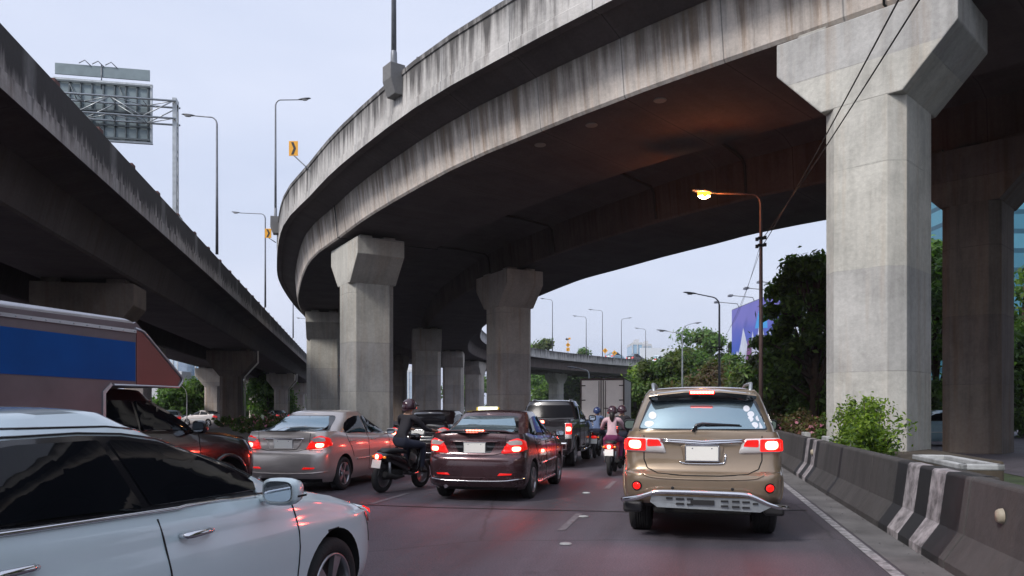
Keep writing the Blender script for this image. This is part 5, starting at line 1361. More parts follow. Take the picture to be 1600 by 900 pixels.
LH = Vector((-.2, 1.0)).normalized(); LN = Vector((-LH.y, LH.x))       # left viaduct: along, outwards
def LP(d, u, z=0.0):
    """d = depth from the camera along Y, u = distance from the near edge"""
    p = Vector((-7.3 - .2 * d, d)) + LN * u; return Vector((p.x, p.y, z))
def left_viaduct():
    root = empty('straight_viaduct', (0, 0, 0), 0, 'straight dark concrete viaduct running away along the left side', 'viaduct')
    path = [Vector((-7.3 - .2 * d, d, 0)) for d in np.arange(-24, 300, 6.0)]
    fr = [(p, -n, s) for p, n, s in frames(path)]
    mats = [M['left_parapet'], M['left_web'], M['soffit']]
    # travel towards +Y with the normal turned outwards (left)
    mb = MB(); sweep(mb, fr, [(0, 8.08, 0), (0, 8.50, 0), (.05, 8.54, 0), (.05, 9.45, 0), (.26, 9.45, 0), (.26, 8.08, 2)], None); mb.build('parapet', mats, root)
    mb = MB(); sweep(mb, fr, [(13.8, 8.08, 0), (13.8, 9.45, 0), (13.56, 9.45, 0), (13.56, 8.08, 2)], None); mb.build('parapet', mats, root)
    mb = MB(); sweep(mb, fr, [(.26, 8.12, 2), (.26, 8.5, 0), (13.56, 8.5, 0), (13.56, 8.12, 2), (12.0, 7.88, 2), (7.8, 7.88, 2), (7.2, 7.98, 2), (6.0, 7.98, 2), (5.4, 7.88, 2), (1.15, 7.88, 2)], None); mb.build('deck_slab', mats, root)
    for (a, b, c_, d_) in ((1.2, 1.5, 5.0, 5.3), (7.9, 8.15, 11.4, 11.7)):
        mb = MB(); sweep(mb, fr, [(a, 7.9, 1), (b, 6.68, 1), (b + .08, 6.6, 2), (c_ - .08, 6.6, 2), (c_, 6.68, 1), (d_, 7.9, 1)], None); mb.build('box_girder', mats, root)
    st = MB()
    for d in np.arange(6, 130, 3.2): q = LP(d, .14, 9.45); st.box((q.x, q.y, q.z + .05), (.16, .34, .12), 0, math.atan2(-.2, 1) * -1)
    st.build('parapet_stud', plain('rusty_stud', (.12, .055, .05), .8), root)
    rz = math.atan2(LN.y, LN.x) + math.pi
    labs = {31: ('pier head jutting out beneath the left viaduct above the silver cargo box', 'pier above the cargo box on the far side of the left viaduct'), 65: ('near-black pier of the left viaduct just above the plum pickup bonnet', 'pier under the left viaduct whose head shows right of the cargo box nose'),
            106: ('dark pier of the left viaduct, second behind the near-black one', 'lighter pier with a drain pipe, left of the near-black pier'), 140: ('small dark pier of the left viaduct with a white drain pipe', 'small brown pier between two dark ones under the left viaduct'),
            176: ('last small pier of the left viaduct before the grey curved-viaduct pier', 'tiny far pier deep under the left viaduct')}
    for D, (l1, l2) in labs.items():
        for u, l in ((3.25, l1), (9.75, l2)):
            q = LP(D if u < 5 else {31: 31, 65: 62, 106: 93, 140: 130, 176: 170}[D], u); 
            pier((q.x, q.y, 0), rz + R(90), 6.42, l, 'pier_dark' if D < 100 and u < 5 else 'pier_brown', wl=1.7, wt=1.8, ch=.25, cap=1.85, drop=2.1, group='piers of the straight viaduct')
            pr = bpy.data.objects  # drain pipe down the right side of each near row pier
        if D < 40: continue
        dp = MB(); J = [LP(D, 1.15, 6.5), LP(D, 1.15, 5.5), LP(D, 2.2, 4.3), LP(D, 2.2, .2)]
        dp.tube(J, .07, 8)
        tag(dp.build('drain_pipe', M['truck_white']), ['drain pipe on the pier above the cargo box', 'pale drain pipe on the near-black left pier', 'pale drain pipe on the second dark left pier', 'white drain pipe on the small dark pier', 'white drain pipe on the last left pier'][[31, 65, 106, 140, 176].index(D)], 'pipe', 'drain pipes on the left piers')
left_viaduct()

# ---------------------------------------------------------------- street lamps
def street_lamp(loc, h, arm, head, label, side=-1, mat='pole', r=.09, lit=False, tilt=.25, group='street lamps', rz=0.0, clamps=(), base=True, headsize=1.0, curve=.8, dbl=False):
    o = empty('street_lamp', loc, rz, label, 'street lamp', group)
    mb = MB(); q = [(0, 0, 0), (0, 0, h * .5), (0, 0, h - curve)] + [(side * curve * (1 - math.cos(a)), 0, h - curve + curve * math.sin(a)) for a in (.5, 1.0, 1.35)] + [(side * arm, 0, h + tilt)]
    mb.tube(q, [r, r * .8, r * .62, r * .5, r * .45, r * .42, r * .36], 10)
    if base: mb.lathe([(r * 2.1, 0), (r * 2.1, .03), (r * 1.3, .05), (r * 1.15, .5), (r, .55)], 12)
    po = mb.build('pole', M[mat], o)
    e = Vector((side * arm, 0, h + tilt)); s = headsize
    hb = MB(); vs = []; n = 12
    for (t, w, hh) in ((-.05, .03, .03), (.05, .07, .05), (.2, .13, .075), (.5, .15, .08), (.75, .12, .06), (.86, .04, .02)):
        for k in range(n):
            a = 2 * math.pi * k / n; c, sn = math.cos(a), math.sin(a)
            vs.append(e + Vector((side * t * s, w * c * s, (hh * sn if sn > 0 else hh * .35 * sn) * s + t * .12 * s)))
    fs = [(i * n + k, i * n + (k + 1) % n, (i + 1) * n + (k + 1) % n, (i + 1) * n + k) for i in range(5) for k in range(n)] + [tuple(range(n)), tuple(60 + k for k in reversed(range(n)))]
    hb.add(vs, fs, 0, True); ho = hb.build('lamp_head', M['lamp_shell'], o)
    g = MB(); g.lathe([(.001, -.10 if lit else -.07), (.08, -.085 if lit else -.055), (.12, -.01), (.12, .0)], 14, 0, Matrix.Translation(e + Vector((side * .45 * s, 0, .02))) @ Matrix.Diagonal((1.7 if not lit else 2.0, 1 if not lit else 1.5, 1 if not lit else 1.9, 1)))
    g.build('lamp_lens', M['lamp_amber'] if lit else M['lamp_glass'], ho)
    if lit: MB().lathe([(.001, -.175), (.05, -.165), (.10, -.12), (.11, -.10)], 16, 0, Matrix.Translation(e + Vector((side * .45 * s, 0, .02))) @ Matrix.Diagonal((1.9, 1.2, 1.2, 1))).build('lamp_core', M['lamp_lit'], ho)
    for z in clamps:
        c = MB(); c.box((0, 0, z), (.26, .26, .06)); c.box((.14, 0, z + .02), (.10, .06, .12)); c.box((-.14, 0, z - .04), (.10, .06, .12)); c.build('cable_clamp', M['black_plastic'], o)
    if lit:
        l = bpy.data.lights.new('sodium_lamp', 'POINT'); l.energy = 160; l.color = (1, .24, .05); l.shadow_soft_size = .12
        lo = bpy.data.objects.new('sodium_lamp', l); COL.objects.link(lo); lo.parent = o; lo.location = e + Vector((side * .45 * s, 0, -.16))
    return o
def ground_lamp(px, D, ytop, arm, label, **k):
    h = zat(ytop, D); return street_lamp(at(px, D), h, arm, None, label, **k)
# roadside, right
ground_lamp(1189, 27.0, 303, 1.55, 'tall brown street lamp glowing orange under the viaduct, right of the off-road vehicle', mat='pole_brown', lit=True, clamps=(7.3, 7.55), tilt=.02, r=.085, curve=.35)
ground_lamp(1124, 47, 464, 1.35, 'slim street lamp with cable clamps, between the lit brown lamp and the truck', clamps=(5.2, 5.35), tilt=.18, curve=.5)
ground_lamp(1066, 60, 520, 1.15, 'pale short street lamp above the left roof rail of the off-road vehicle', tilt=.12, mat='steel', curve=.4)
ground_lamp(1066.5, 84, 507, 1.2, 'faint thin street lamp behind the pale one, arm pointing right', side=1, tilt=.12, r=.07)
ground_lamp(920, 58, 578, .8, 'short white street lamp just above the box truck', tilt=.12, mat='steel', curve=.3)
ground_lamp(292, 60, 601, .6, 'thin white pole lamp beyond the plum pickup cab', mat='truck_white', r=.05)
# on the straight viaduct
for px, D, ytop, arm, sd, lab in ((339, 38.9, 183, 1.1, -1, 'tall lamp on the left parapet just right of the gantry leg'), (414.5, 59, 334, 1.9, -1, 'lamp on the left parapet beneath the small chevron sign'), (458, 84, 440, 1.0, 1, 'third lamp pole along the left parapet'), (481, 112, 498, 1.0, -1, 'farthest thin lamp pole on the left parapet')):
    street_lamp(at(px, D, 9.4), zat(ytop, D) - 9.4, arm, None, lab, side=sd, r=.075, tilt=.06, base=False, curve=.35, headsize=.8)
# on the curved viaduct
i0 = RIDX(600, 0, 9.6)
def _px(v): return 800 + v.x / v.y * FP
q = pilaster(i0, ''); _pl = [o for o in bpy.data.objects if o.name.startswith('lamp_plinth')][-1]
_d = RON(i0 - 1, 0, 9.6) - RON(i0, 0, 9.6); _b = min((k / 20 for k in range(-30, 31)), key=lambda t: abs(_px(q + _d * t) - 615)); _pl.location = _pl.location + _d * _b; q = q + _d * _b
street_lamp(q, 9.5, 1.8, None, 'lamp pole on a concrete plinth, running out of the top of the photo', side=-1, r=.10, base=True)
best = min((i for i in range(len(RFR)) if 40 < RON(i, 0, 10)[1] < 52), key=lambda i: abs(RON(i, 0, 10)[1] - 46))
q = pilaster(best, '')
q2 = Vector(q)
street_lamp(q2, zat(156, q2.y) - q2.z, 1.35, None, 'tall lamp at the left bulge of the curved viaduct, arm pointing right', side=1, r=.075, tilt=.0, curve=.35, headsize=.9)
def far_deck_lamp(px, ytop, arm, sd, lab):
    D0 = None
    for i in range(len(RFR)):
        u = 15.5; p = RON(i, u, 10.6)
        if p.y > 110 and 800 + p.x / p.y * FP > px: D0 = p; break
    p = D0; street_lamp(p, zat(ytop, p.y) - p.z, arm, None, lab, side=sd, r=.10, tilt=.1, base=False, curve=.5, headsize=1.2, group='street lamps on the distant deck')
for a_ in ((863, 468, 1.3, -1, 'distant deck lamp nearest the pinkish pier'), (912, 495, 1.7, -1, 'distant deck lamp right of the stacked orange signs'), (937.5, 485, 1.9, -1, 'tallest distant deck lamp with double-height pole left of the diamond signs'),
           (967, 498, 1.2, 1, 'distant deck lamp beside the diamond signs, arm pointing right'), (1003, 514, 1.4, -1, 'distant deck lamp above the vehicle on the deck, near the trees')):
    far_deck_lamp(*a_)

# ---------------------------------------------------------------- signs
def chevron(loc, w, h, label, arm_to, rz=0.0):
    o = empty('chevron_sign', loc, rz, label, 'road sign', 'orange chevron signs')
    b = MB(); b.box((0, 0, 0), (w, .03, h)); bo = b.build('sign_board', M['sign_yellow'], o, .004)
    c = MB(); k = .30
    P = [(-.26, .42), (.02, .42), (.30, 0), (.02, -.42), (-.26, -.42), (.02, 0)]
    v = [(x * w, -.018, z * h) for x, z in P] + [(x * w, -.024, z * h) for x, z in P]
    c.add(v, [(6, 7, 8, 11), (11, 8, 9, 10), (0, 1, 7, 6), (1, 2, 8, 7), (2, 3, 9, 8), (3, 4, 10, 9), (4, 5, 11, 10), (5, 0, 6, 11)]); c.build('chevron_mark', M['sign_black'], bo)
    a = MB(); d = Vector(arm_to) - Vector(loc); d = Matrix.Rotation(-rz, 3, 'Z') @ d; a.tube([(0, .03, -h * .45), d], .03, 6); a.build('sign_arm', M['pole'], o)
def sg(px, py, D): return at(px, D, zat(py, D))
chevron(sg(458.5, 232, 37.5), 14 * 37.5 / FP, 23 * 37.5 / FP, 'larger orange chevron sign on an arm above the curved viaduct edge', sg(482, 264, 36.5))
chevron(sg(419, 364.5, 47), 10 * 47 / FP, 14.5 * 47 / FP, 'smaller orange chevron sign at the left bulge of the curved viaduct', sg(431, 379, 47))
def diamond(px, py, D, s, label, mark, pole=True, shape='d'):
    o = empty('road_sign', sg(px, py, D), 0, label, 'road sign', 'orange warning signs on the distant deck')
    w = s * D / FP; b = MB()
    if shape == 'd': b.box((0, 0, 0), (w * .72, .05, w * .72), 0, 0, Matrix.Rotation(R(45), 4, 'Y'))
    else: b.box((0, 0, 0), (w * .8, .05, w * .8))
    bo = b.build('sign_board', M['sign_yellow'], o, .01)
    m = MB()
    if mark == 'arrow': m.box((0, -.035, -.05 * w), (.10 * w, .02, .40 * w)); m.add([(-.15 * w, -.04, .12 * w), (.15 * w, -.04, .12 * w), (0, -.04, .30 * w)], [(0, 1, 2)])
    elif mark == 'merge': m.box((-.04 * w, -.035, 0), (.09 * w, .02, .5 * w), 0, 0, Matrix.Rotation(R(35), 4, 'Y')); m.box((.1 * w, -.036, .02 * w), (.07 * w, .02, .34 * w), 0, 0, Matrix.Rotation(R(-20), 4, 'Y'))
    else: m.tube([(-.12 * w, -.035, -.2 * w), (-.14 * w, -.035, .05 * w), (0, -.035, .18 * w), (.16 * w, -.035, .05 * w)], .045 * w, 6)
    m.build('sign_mark', M['sign_black'], bo)
    if pole: p = MB(); p.tube([(0, .06, -w * .45), (0, .06, -w * .5 - 1.1)], .07, 6); p.build('sign_pole', M['pole'], o)
diamond(887.5, 546, 146, 6.5, 'square orange sign, lowest of the stack of three on the distant deck', 'curve', True, 's')
diamond(887.5, 539, 146, 7.5, 'orange diamond in the middle of the stack of three signs', 'arrow', False)
diamond(945.5, 548, 155, 8.5, 'orange diamond with an upright arrow, left one of the pair', 'arrow')
diamond(960, 551.5, 158, 8.5, 'orange diamond with slanted arrows, right one of the pair', 'merge')
o = empty('arrow_sign', sg(887.5, 530, 146), 0, 'small black arrow board on top of the sign stack', 'road sign')
m = MB(); m.add([(-.55, -.04, 0), (-.15, -.04, .28), (-.15, -.04, -.28)], [(0, 1, 2)]); m.box((-.02, -.02, 0), (.3, .05, .22)); m.build('arrow', M['sign_black'], o)
m = MB(); m.box((.28, 0, .12), (.42, .05, .36)); m.tube([(0, .08, 0), (0, .08, -2.6)], .06, 6); m.build('sign_board', M['sign_yellow'], o)

# gantry with the sign seen from behind, on the straight viaduct
def gantry():
    base = LP(31.8, .25, 9.4)
    r = empty('sign_gantry', base, math.atan2(LN.y, LN.x), 'grey steel truss gantry on the left viaduct carrying a big sign seen from behind', 'gantry')
    # local X runs across the deck
    H = zat(157, 31.8) - 9.4; w = .38
    for sx in (0, 13.2):
        mb = MB()
        for dy in (-w / 2, w / 2): mb.box((sx, dy, H / 2), (.14, .14, H))
        n = 9
        for k in range(n):
            z0, z1 = .2 + (H - .4) * k / n, .2 + (H - .4) * (k + 1) / n; s_ = 1 if k % 2 else -1
            mb.tube([(sx, -s_ * w / 2, z0), (sx, s_ * w / 2, z1)], .025, 5)
        mb.box((sx, 0, H - .1), (.16, w + .1, .2)); mb.box((sx, 0, .05), (.4, w + .3, .1)); mb.build('gantry_leg', M['steel'], r)
    z1, z0 = zat(164, 31.8) - 9.4, zat(191, 31.8) - 9.4
    mb = MB()
    for dy in (-w, w):
        for z in (z0, z1): mb.tube([(-.1, dy, z), (13.3, dy, z)], .045, 6)
    n = 11; L = 13.2
    for k in range(n):
        a, b = L * k / n, L * (k + 1) / n
        for dy in (-w, w): mb.tube([(a, dy, z0 if k % 2 else z1), (b, dy, z1 if k % 2 else z0)], .025, 5)
        for z in (z0, z1): mb.tube([(a, -w if k % 2 else w, z), (b, w if k % 2 else -w, z)], .02, 5)
    for k in range(n + 1):
        a = L * k / n
        for z in (z0, z1): mb.tube([(a, -w, z), (a, w, z)], .02, 5)
    mb.build('truss_beam', M['steel'], r)
    zb, zt = zat(216, 31.5) - 9.4, zat(124, 31.5) - 9.4
    x0, x1 = 1.08, 4.75
    p = MB(); p.box(((x0 + x1) / 2, -w - .22, (zb + zt) / 2), (x1 - x0, .05, zt - zb)); po = p.build('sign_panel', M['sign_grey'], r, .02)
    q = MB()
    for k in range(9): q.box((x0 + .12 + (x1 - x0 - .24) * k / 8, -w - .16, (zb + zt) / 2), (.05, .07, zt - zb - .1))
    for z in (zb + .1, (zb + zt) / 2, zt - .1, zb + .62): q.box(((x0 + x1) / 2, -w - .11, z), (x1 - x0 - .06, .05, .07))
    for x in (x0 + .9, x1 - .9): q.tube([(x, -w, z1), (x + .35, -w - .14, zt - .15)], .025, 5)
    q.build('sign_stiffener', M['sign_dark'], po)
    f = MB()
    for (cx, cz, dx, dz) in (((x0 + x1) / 2, zt, x1 - x0 + .1, .08), ((x0 + x1) / 2, zb, x1 - x0 + .1, .08), (x0, (zb + zt) / 2, .08, zt - zb), (x1, (zb + zt) / 2, .08, zt - zb)): f.box((cx, -w - .22, cz), (dx, .12, dz))
    f.build('sign_frame', M['steel'], po)
    t = MB(); t.box(((x0 + x1) / 2 + .04, -w - .24, zt + .42), (x1 - x0 - .05, .05, .46)); t.build('upper_sign_panel', M['sign_grey'], r, .01)
    e = MB()
    for x in (2.6, 3.1, 3.6): e.tube([(x - .2, -w - .2, zt + .62), (x, -w - .1, zt + .80), (x + .25, -w - .2, zt + .70)], .02, 5)
    e.tube([(3.0, -w - .2, zt - .3), (3.0, -w - .2, zt + .7)], .025, 5); e.build('lamp_bracket', M['pole'], r)
gantry()

# ---------------------------------------------------------------- ground, road, barrier
RH = Vector((math.sin(R(13.2)), math.cos(R(13.2)))); RN = Vector((RH.y, -RH.x))
def RP(t, u, z=0.0):
    """t metres along the road from the eye, u metres to the right of the barrier foot"""
    p = Vector((5.0, 11.2)) + RH * (t - 12.2) + RN * u; return Vector((p.x, p.y, z))
def sheet(name, pts, z, mat, kind='structure'):
    mb = MB(); mb.add([(p[0], p[1], z) for p in pts], [tuple(range(len(pts)))]); return tag(mb.build(name, mat), kind=kind)
sheet('ground', [(-1500, -300), (1500, -300), (1500, 2500), (-1500, 2500)], -.02, M["grass"])
sheet('road', [RP(-40, -16.5), RP(-40, .05), RP(150, .05), RP(150, -16.5)], 0, M['asphalt'])
sheet('side_road', [RP(-40, 5), RP(-40, 60), RP(170, 60), RP(170, 5)], -.008, M['asphalt'])
sheet('far_road', [(-120, -40), RP(-40, -19)[:2], RP(150, -19)[:2], (-120, 160)], -.008, M['asphalt'])
def strip(name, pts, w, z, mat):
    mb = MB()
    for a, b in pts:
        n = (b - a).normalized(); s_ = Vector((n.y, -n.x, 0)) * w / 2
        mb.add([a - s_ + Vector((0, 0, z)), a + s_ + Vector((0, 0, z)), b + s_ + Vector((0, 0, z)), b - s_ + Vector((0, 0, z))], [(3, 2, 1, 0)])
    return tag(mb.build(name, mat), kind='structure')
strip('road_gutter', [(RP(-30, -.20), RP(140, -.20))], .42, .004, M['gutter'])
strip('road_line', [(RP(-30, -.50), RP(140, -.50))], .11, .006, M['line'])
strip('lane_line', [(RP(t, -3.9), RP(t + 1.6, -3.9)) for t in np.arange(-6, 120, 5.2)], .10, .006, M['line_worn'])
strip('lane_line', [(RP(t, -7.3), RP(t + 1.6, -7.3)) for t in np.arange(-4, 120, 5.2)], .10, .006, M['line_worn'])
strip('tar_joint', [(at(300, 13.0), at(690, 11.8)), (at(690, 11.8), at(985, 11.3)), (at(985, 11.3), at(1260, 11.5))], .05, .006, M['seam'])
for (px, py, lab) in ((884, 851, 'pale road stud nearest the eye, left of the off-road vehicle'), (912, 808, 'pale worn road stud beside the off-road vehicle wheel'), (916, 771, 'far pale road stud behind the pink-shirted rider lane')):
    D = 1800 / (py - HZ); s = MB(); s.lathe([(.055, 0), (.05, .012), (.03, .018), (.001, .02)], 14, 0, Matrix.Translation(at(px, D, .006)) @ Matrix.Diagonal((1.3, 1, 1, 1)))
    tag(s.build('road_stud', M['kerb']), lab, 'road stud', 'road studs')
# litter and small stones near the kerb
gs = MB()
for k in range(260):
    t = rnd.uniform(2, 40); u = -abs(rnd.gauss(0, .16)) - .02 if rnd.random() < .7 else rnd.uniform(-9, -.3); r_ = rnd.uniform(.004, .013); p = RP(t, u, .008)
    gs.add([p + Vector((r_, 0, 0)), p + Vector((-.6 * r_, .9 * r_, 0)), p + Vector((-.6 * r_, -.9 * r_, 0)), p + Vector((0, 0, r_))], [(0, 1, 3), (1, 2, 3), (2, 0, 3)])
tag(gs.build('gravel', M['gutter']), 'loose grit along the barrier foot', 'gravel', kind='stuff')

def barriers():
    SEG = 4.0; prof = [(0, 0), (0, .08), (.17, .33), (.235, .84), (.25, .87), (.40, .87), (.415, .84), (.48, .33), (.65, .08), (.65, 0)]
    # paint spans by metres along the road (t), read off the photo
    white = [(8.87, 9.34), (9.8, 10.3), (17.3, 17.75), (18.25, 18.7)]
    black = [(8.3, 8.87), (9.34, 9.8), (10.3, 10.75), (16.9, 17.3), (17.75, 18.25), (18.7, 19.1), (14.4, 14.6), (27, 27.4), (28, 28.4), (36, 36.4)]
    n_ = 0
    joints = [12.15 + SEG * k for k in range(-5, 26)]
    names = {12.15 - 8: 'dark barrier block at the lower right corner of the frame', 12.15 - 4: 'barrier block with two bold white stripes, near the lower right', 12.15: 'plain grey barrier block in front of the pale pier', 12.15 + 4: 'barrier block with thin stripes beneath the leafy shrub'}
    for j in joints:
        t0, t1 = j - 0 + .015, j + SEG - .015
        cuts = sorted({t0, t1} | {c for s in white + black for c in s if t0 < c < t1})
        mb = MB()
        for a, b in zip(cuts, cuts[1:]):
            m = (a + b) / 2; mi = 1 if any(s[0] <= m <= s[1] for s in white) else 2 if any(s[0] <= m <= s[1] for s in black) else 0
            vs = [RP(tt, u, z) for tt in (a, b) for (u, z) in prof]; n = len(prof); cum = [0]
            for i in range(n - 1): cum.append(cum[-1] + math.hypot(prof[i][0] - prof[i + 1][0], prof[i][1] - prof[i + 1][1]))
            mb.add(vs, [(i, n + i, n + i + 1, i + 1) for i in range(n - 1)], mi, False, [[(a, cum[i]), (b, cum[i]), (b, cum[i + 1]), (a, cum[i + 1])] for i in range(n - 1)])
            if a == t0: mb.add([vs[i] for i in range(n)], [tuple(range(n))], mi)
            if b == t1: mb.add([vs[n + i] for i in range(n)], [tuple(reversed(range(n)))], mi)
        o = mb.build('concrete_barrier', [M['barrier'], M['barrier_white'], M['barrier_black']])
        bm = bmesh.new(); bm.from_mesh(o.data); bmesh.ops.remove_doubles(bm, verts=bm.verts, dist=.001); bm.to_mesh(o.data); bm.free()
        bv = o.modifiers.new('b', 'BEVEL'); bv.width = .018; bv.segments = 2; bv.limit_method = 'ANGLE'; bv.angle_limit = R(50)
        lab = next((v for k_, v in names.items() if abs(k_ - j) < .1), 'dark barrier block in the row right of and beyond the off-road vehicle' if j > 14 else 'dark barrier block beyond the right edge of the frame')
        tag(o, lab, 'barrier', 'concrete barriers along the road')
    for (t, z, lab) in ((7.30, .62, 'round cream reflector on the barrier at the lower right'), (17.6, .60, 'round cream reflector on the barrier near the off-road vehicle')):
        q = RP(t, .20, z); mb = MB(); mb.lathe([(.001, .05), (.05, .042), (.062, .02), (.065, 0)], 18, 0, Matrix.Translation(q) @ Matrix.Rotation(-R(13.2), 4, 'Z') @ Matrix.Rotation(-math.pi / 2, 4, 'Y'))
        tag(mb.build('barrier_reflector', plain('cream_reflector', (.34, .30, .23), .6)), lab, 'reflector', 'barrier reflectors')
barriers()
# planter ring and low kerb behind the barrier
def planter():
    mb = MB()
    a0, a1, w0, w1 = 10.0, 11.9, .74, 1.12
    pts = [RP(a0, w0), RP(a1, w0), RP(a1, w1), RP(a0, w1)]
    for i in range(4):
        p, q = pts[i], pts[(i + 1) % 4]; c = (p + q) / 2; d = q - p
        mb.box((c.x, c.y, .845), (d.length + .09, .09, .07), 0, math.atan2(d.y, d.x))
    mb2 = MB(); c = sum(pts, Vector()) / 4; mb2.box((c.x, c.y, .38), (.40, 1.9, .70), 0, -R(13.2))
    r = empty('planter', (0, 0, 0), 0, 'white rimmed concrete planter box behind the barrier at the right', 'planter')
    mb.build('planter_rim', M['kerb'], r, .015); mb2.build('planter_body', M['barrier'], r, .02)
planter()
tag(MB().box((RP(31, 2.0).x, RP(31, 2.0).y, .28), (2.6, 30, .56), 0, -R(13.2)).build('planting_bed', M['soil'], None, .05), kind='structure')
k_ = MB()
for t in (16.2, 19.5, 23): q = RP(t, .80); k_.box((q.x, q.y, .82), (.16, .7, .13), 0, -R(13.2))
tag(k_.build('planter_kerb', M['kerb'], None, .02), 'white kerb stones of the flower bed behind the barrier', 'kerb')
# left bed under the straight viaduct
tag(MB().box((-19.5, 62, .15), (5, 120, .30), 0, math.atan2(.2, 1)).build('left_planting_bed', M['soil'], None, .05), kind='structure')
# ================================================================ planting
LEAF = {
 'dark': leafmat('dark_leaves', [(.045, .09, .025), (.075, .15, .04), (.12, .22, .055), (.20, .33, .09)]),
 'mid': leafmat('green_leaves', [(.03, .06, .015), (.06, .11, .03), (.10, .18, .04), (.17, .26, .06)]),
 'lime': leafmat('lime_leaves', [(.10, .17, .02), (.18, .28, .03), (.27, .38, .05)], .45),
 'olive': leafmat('olive_leaves', [(.035, .055, .015), (.08, .105, .03), (.14, .17, .05)]),
 'brown': leafmat('brownish_leaves', [(.08, .05, .03), (.15, .10, .06), (.10, .11, .04)]),
 'pink': leafmat('pink_petals', [(.55, .18, .30), (.70, .35, .45), (.60, .12, .25)]),
}
def leaves(cent, rad, n, size, squash=.8, hollow=.45, seed=0, aspect=.5):
    """leaf blades round several clump centres; returns verts, faces"""
    rs = np.random.RandomState(seed)
    cent = np.array(cent, float); rad = np.array(rad, float)
    w = rad ** 2; w = w / w.sum()
    idx = rs.choice(len(cent), n, p=w)
    d = rs.normal(size=(n, 3)); d /= np.linalg.norm(d, axis=1)[:, None]
    r = rad[idx] * (hollow + (1 - hollow) * rs.rand(n) ** .7) * (1 + .15 * rs.normal(size=n)) * (1 + (rs.rand(n) < .14) * rs.rand(n) * .7)
    p = cent[idx] + d * r[:, None] * np.array([1, 1, squash])
    nrm = d + rs.normal(size=(n, 3)) * .7 + np.array([0, 0, .5]); nrm /= np.linalg.norm(nrm, axis=1)[:, None]
    t = np.cross(nrm, rs.normal(size=(n, 3))); t /= np.linalg.norm(t, axis=1)[:, None]
    b = np.cross(nrm, t); s = size * (.6 + .8 * rs.rand(n))[:, None]
    droop = np.array([0, 0, -.25])
    v0 = p - t * s; v1 = p + b * s * aspect; v2 = p + t * s + droop * s; v3 = p - b * s * aspect
    V = np.stack([v0, v1, v2, v3], 1).reshape(-1, 3)
    F = np.arange(n * 4).reshape(-1, 4)
    return V, F
def np_mesh(name, V, F, mats, parent=None, mi=None):
    me = bpy.data.meshes.new(name); me.vertices.add(len(V)); me.vertices.foreach_set('co', V.astype(np.float32).ravel())
    me.loops.add(F.size); me.loops.foreach_set('vertex_index', F.astype(np.int32).ravel())
    me.polygons.add(len(F)); me.polygons.foreach_set('loop_start', np.arange(0, F.size, F.shape[1], dtype=np.int32))
    if mi is not None: me.polygons.foreach_set('material_index', mi.astype(np.int32))
    me.update(calc_edges=True)
    return link(name, me, mats, parent)
def tree(name, loc, h, w, label, mats=('dark', 'mid'), n=9000, leaf=.16, clumps=26, low=.25, seed=1, trunk_r=.22, group=None, kind='tree', lime=0.0, squash=.75, shape='round', cr=.16):
    rs = random.Random(seed)
    r = empty(name, loc, 0, label, kind, group)
    cs, rad = [], []
    for k in range(clumps):
        t = rs.random(); z = h * (low + (1 - low) * (t ** .85)) * .96
        q = (z / h - low) / (1 - low)
        env = math.sin(math.pi * min(.97, .18 + q * .80)) ** .6 if shape == 'round' else (1 - q * .55)
        a = rs.uniform(0, 2 * math.pi); rr = w / 2 * env * rs.uniform(.25, .88)
        cs.append((rr * math.cos(a), rr * math.sin(a), z)); rad.append(w * rs.uniform(cr * .75, cr * 1.3))
    tb = MB(); bend = (rs.uniform(-.3, .3), rs.uniform(-.3, .3))
    fork = h * max(.18, low * .9)
    tb.tube([(0, 0, -.3), (bend[0] * .3, bend[1] * .3, fork * .5), (bend[0], bend[1], fork), (bend[0] * 1.3, bend[1] * 1.2, h * .62), (bend[0], bend[1], h * .86)], [trunk_r * 1.3, trunk_r, trunk_r * .8, trunk_r * .45, trunk_r * .12], 9)
    for k in range(0, clumps, 2):
        c = cs[k]; z0 = rs.uniform(fork, min(h * .7, max(fork + .1, c[2])))
        tb.tube([(bend[0], bend[1], z0), (c[0] * .5 + bend[0] * .5, c[1] * .5 + bend[1] * .5, (z0 + c[2]) / 2 + .1 * h * .1), c], [trunk_r * .38, trunk_r * .22, trunk_r * .07], 6)
    tb.build('trunk', M['bark'], r)
    V, F = leaves(cs, rad, n, leaf, squash, .35, seed + 5)
    ms = [LEAF[m] for m in mats]
    cz = V[::4, 2] / h; rr = np.random.RandomState(seed)
    # whole twigs share a leaf kind: clumps of the lighter sort
    k = np.zeros(len(F), int)
    if len(ms) > 1:
        pc = np.array(cs); sel = rr.rand(len(cs)) < .55
        dd = ((V[::4][:, None, :] - pc[None]) ** 2).sum(2).argmin(1)
        k = np.where(sel[dd], 1, 0)
        flip = rr.rand(len(F)) < .12; k = np.where(flip, 1 - k, k)
    np_mesh('crown', V, F, ms, r, k)
    return r
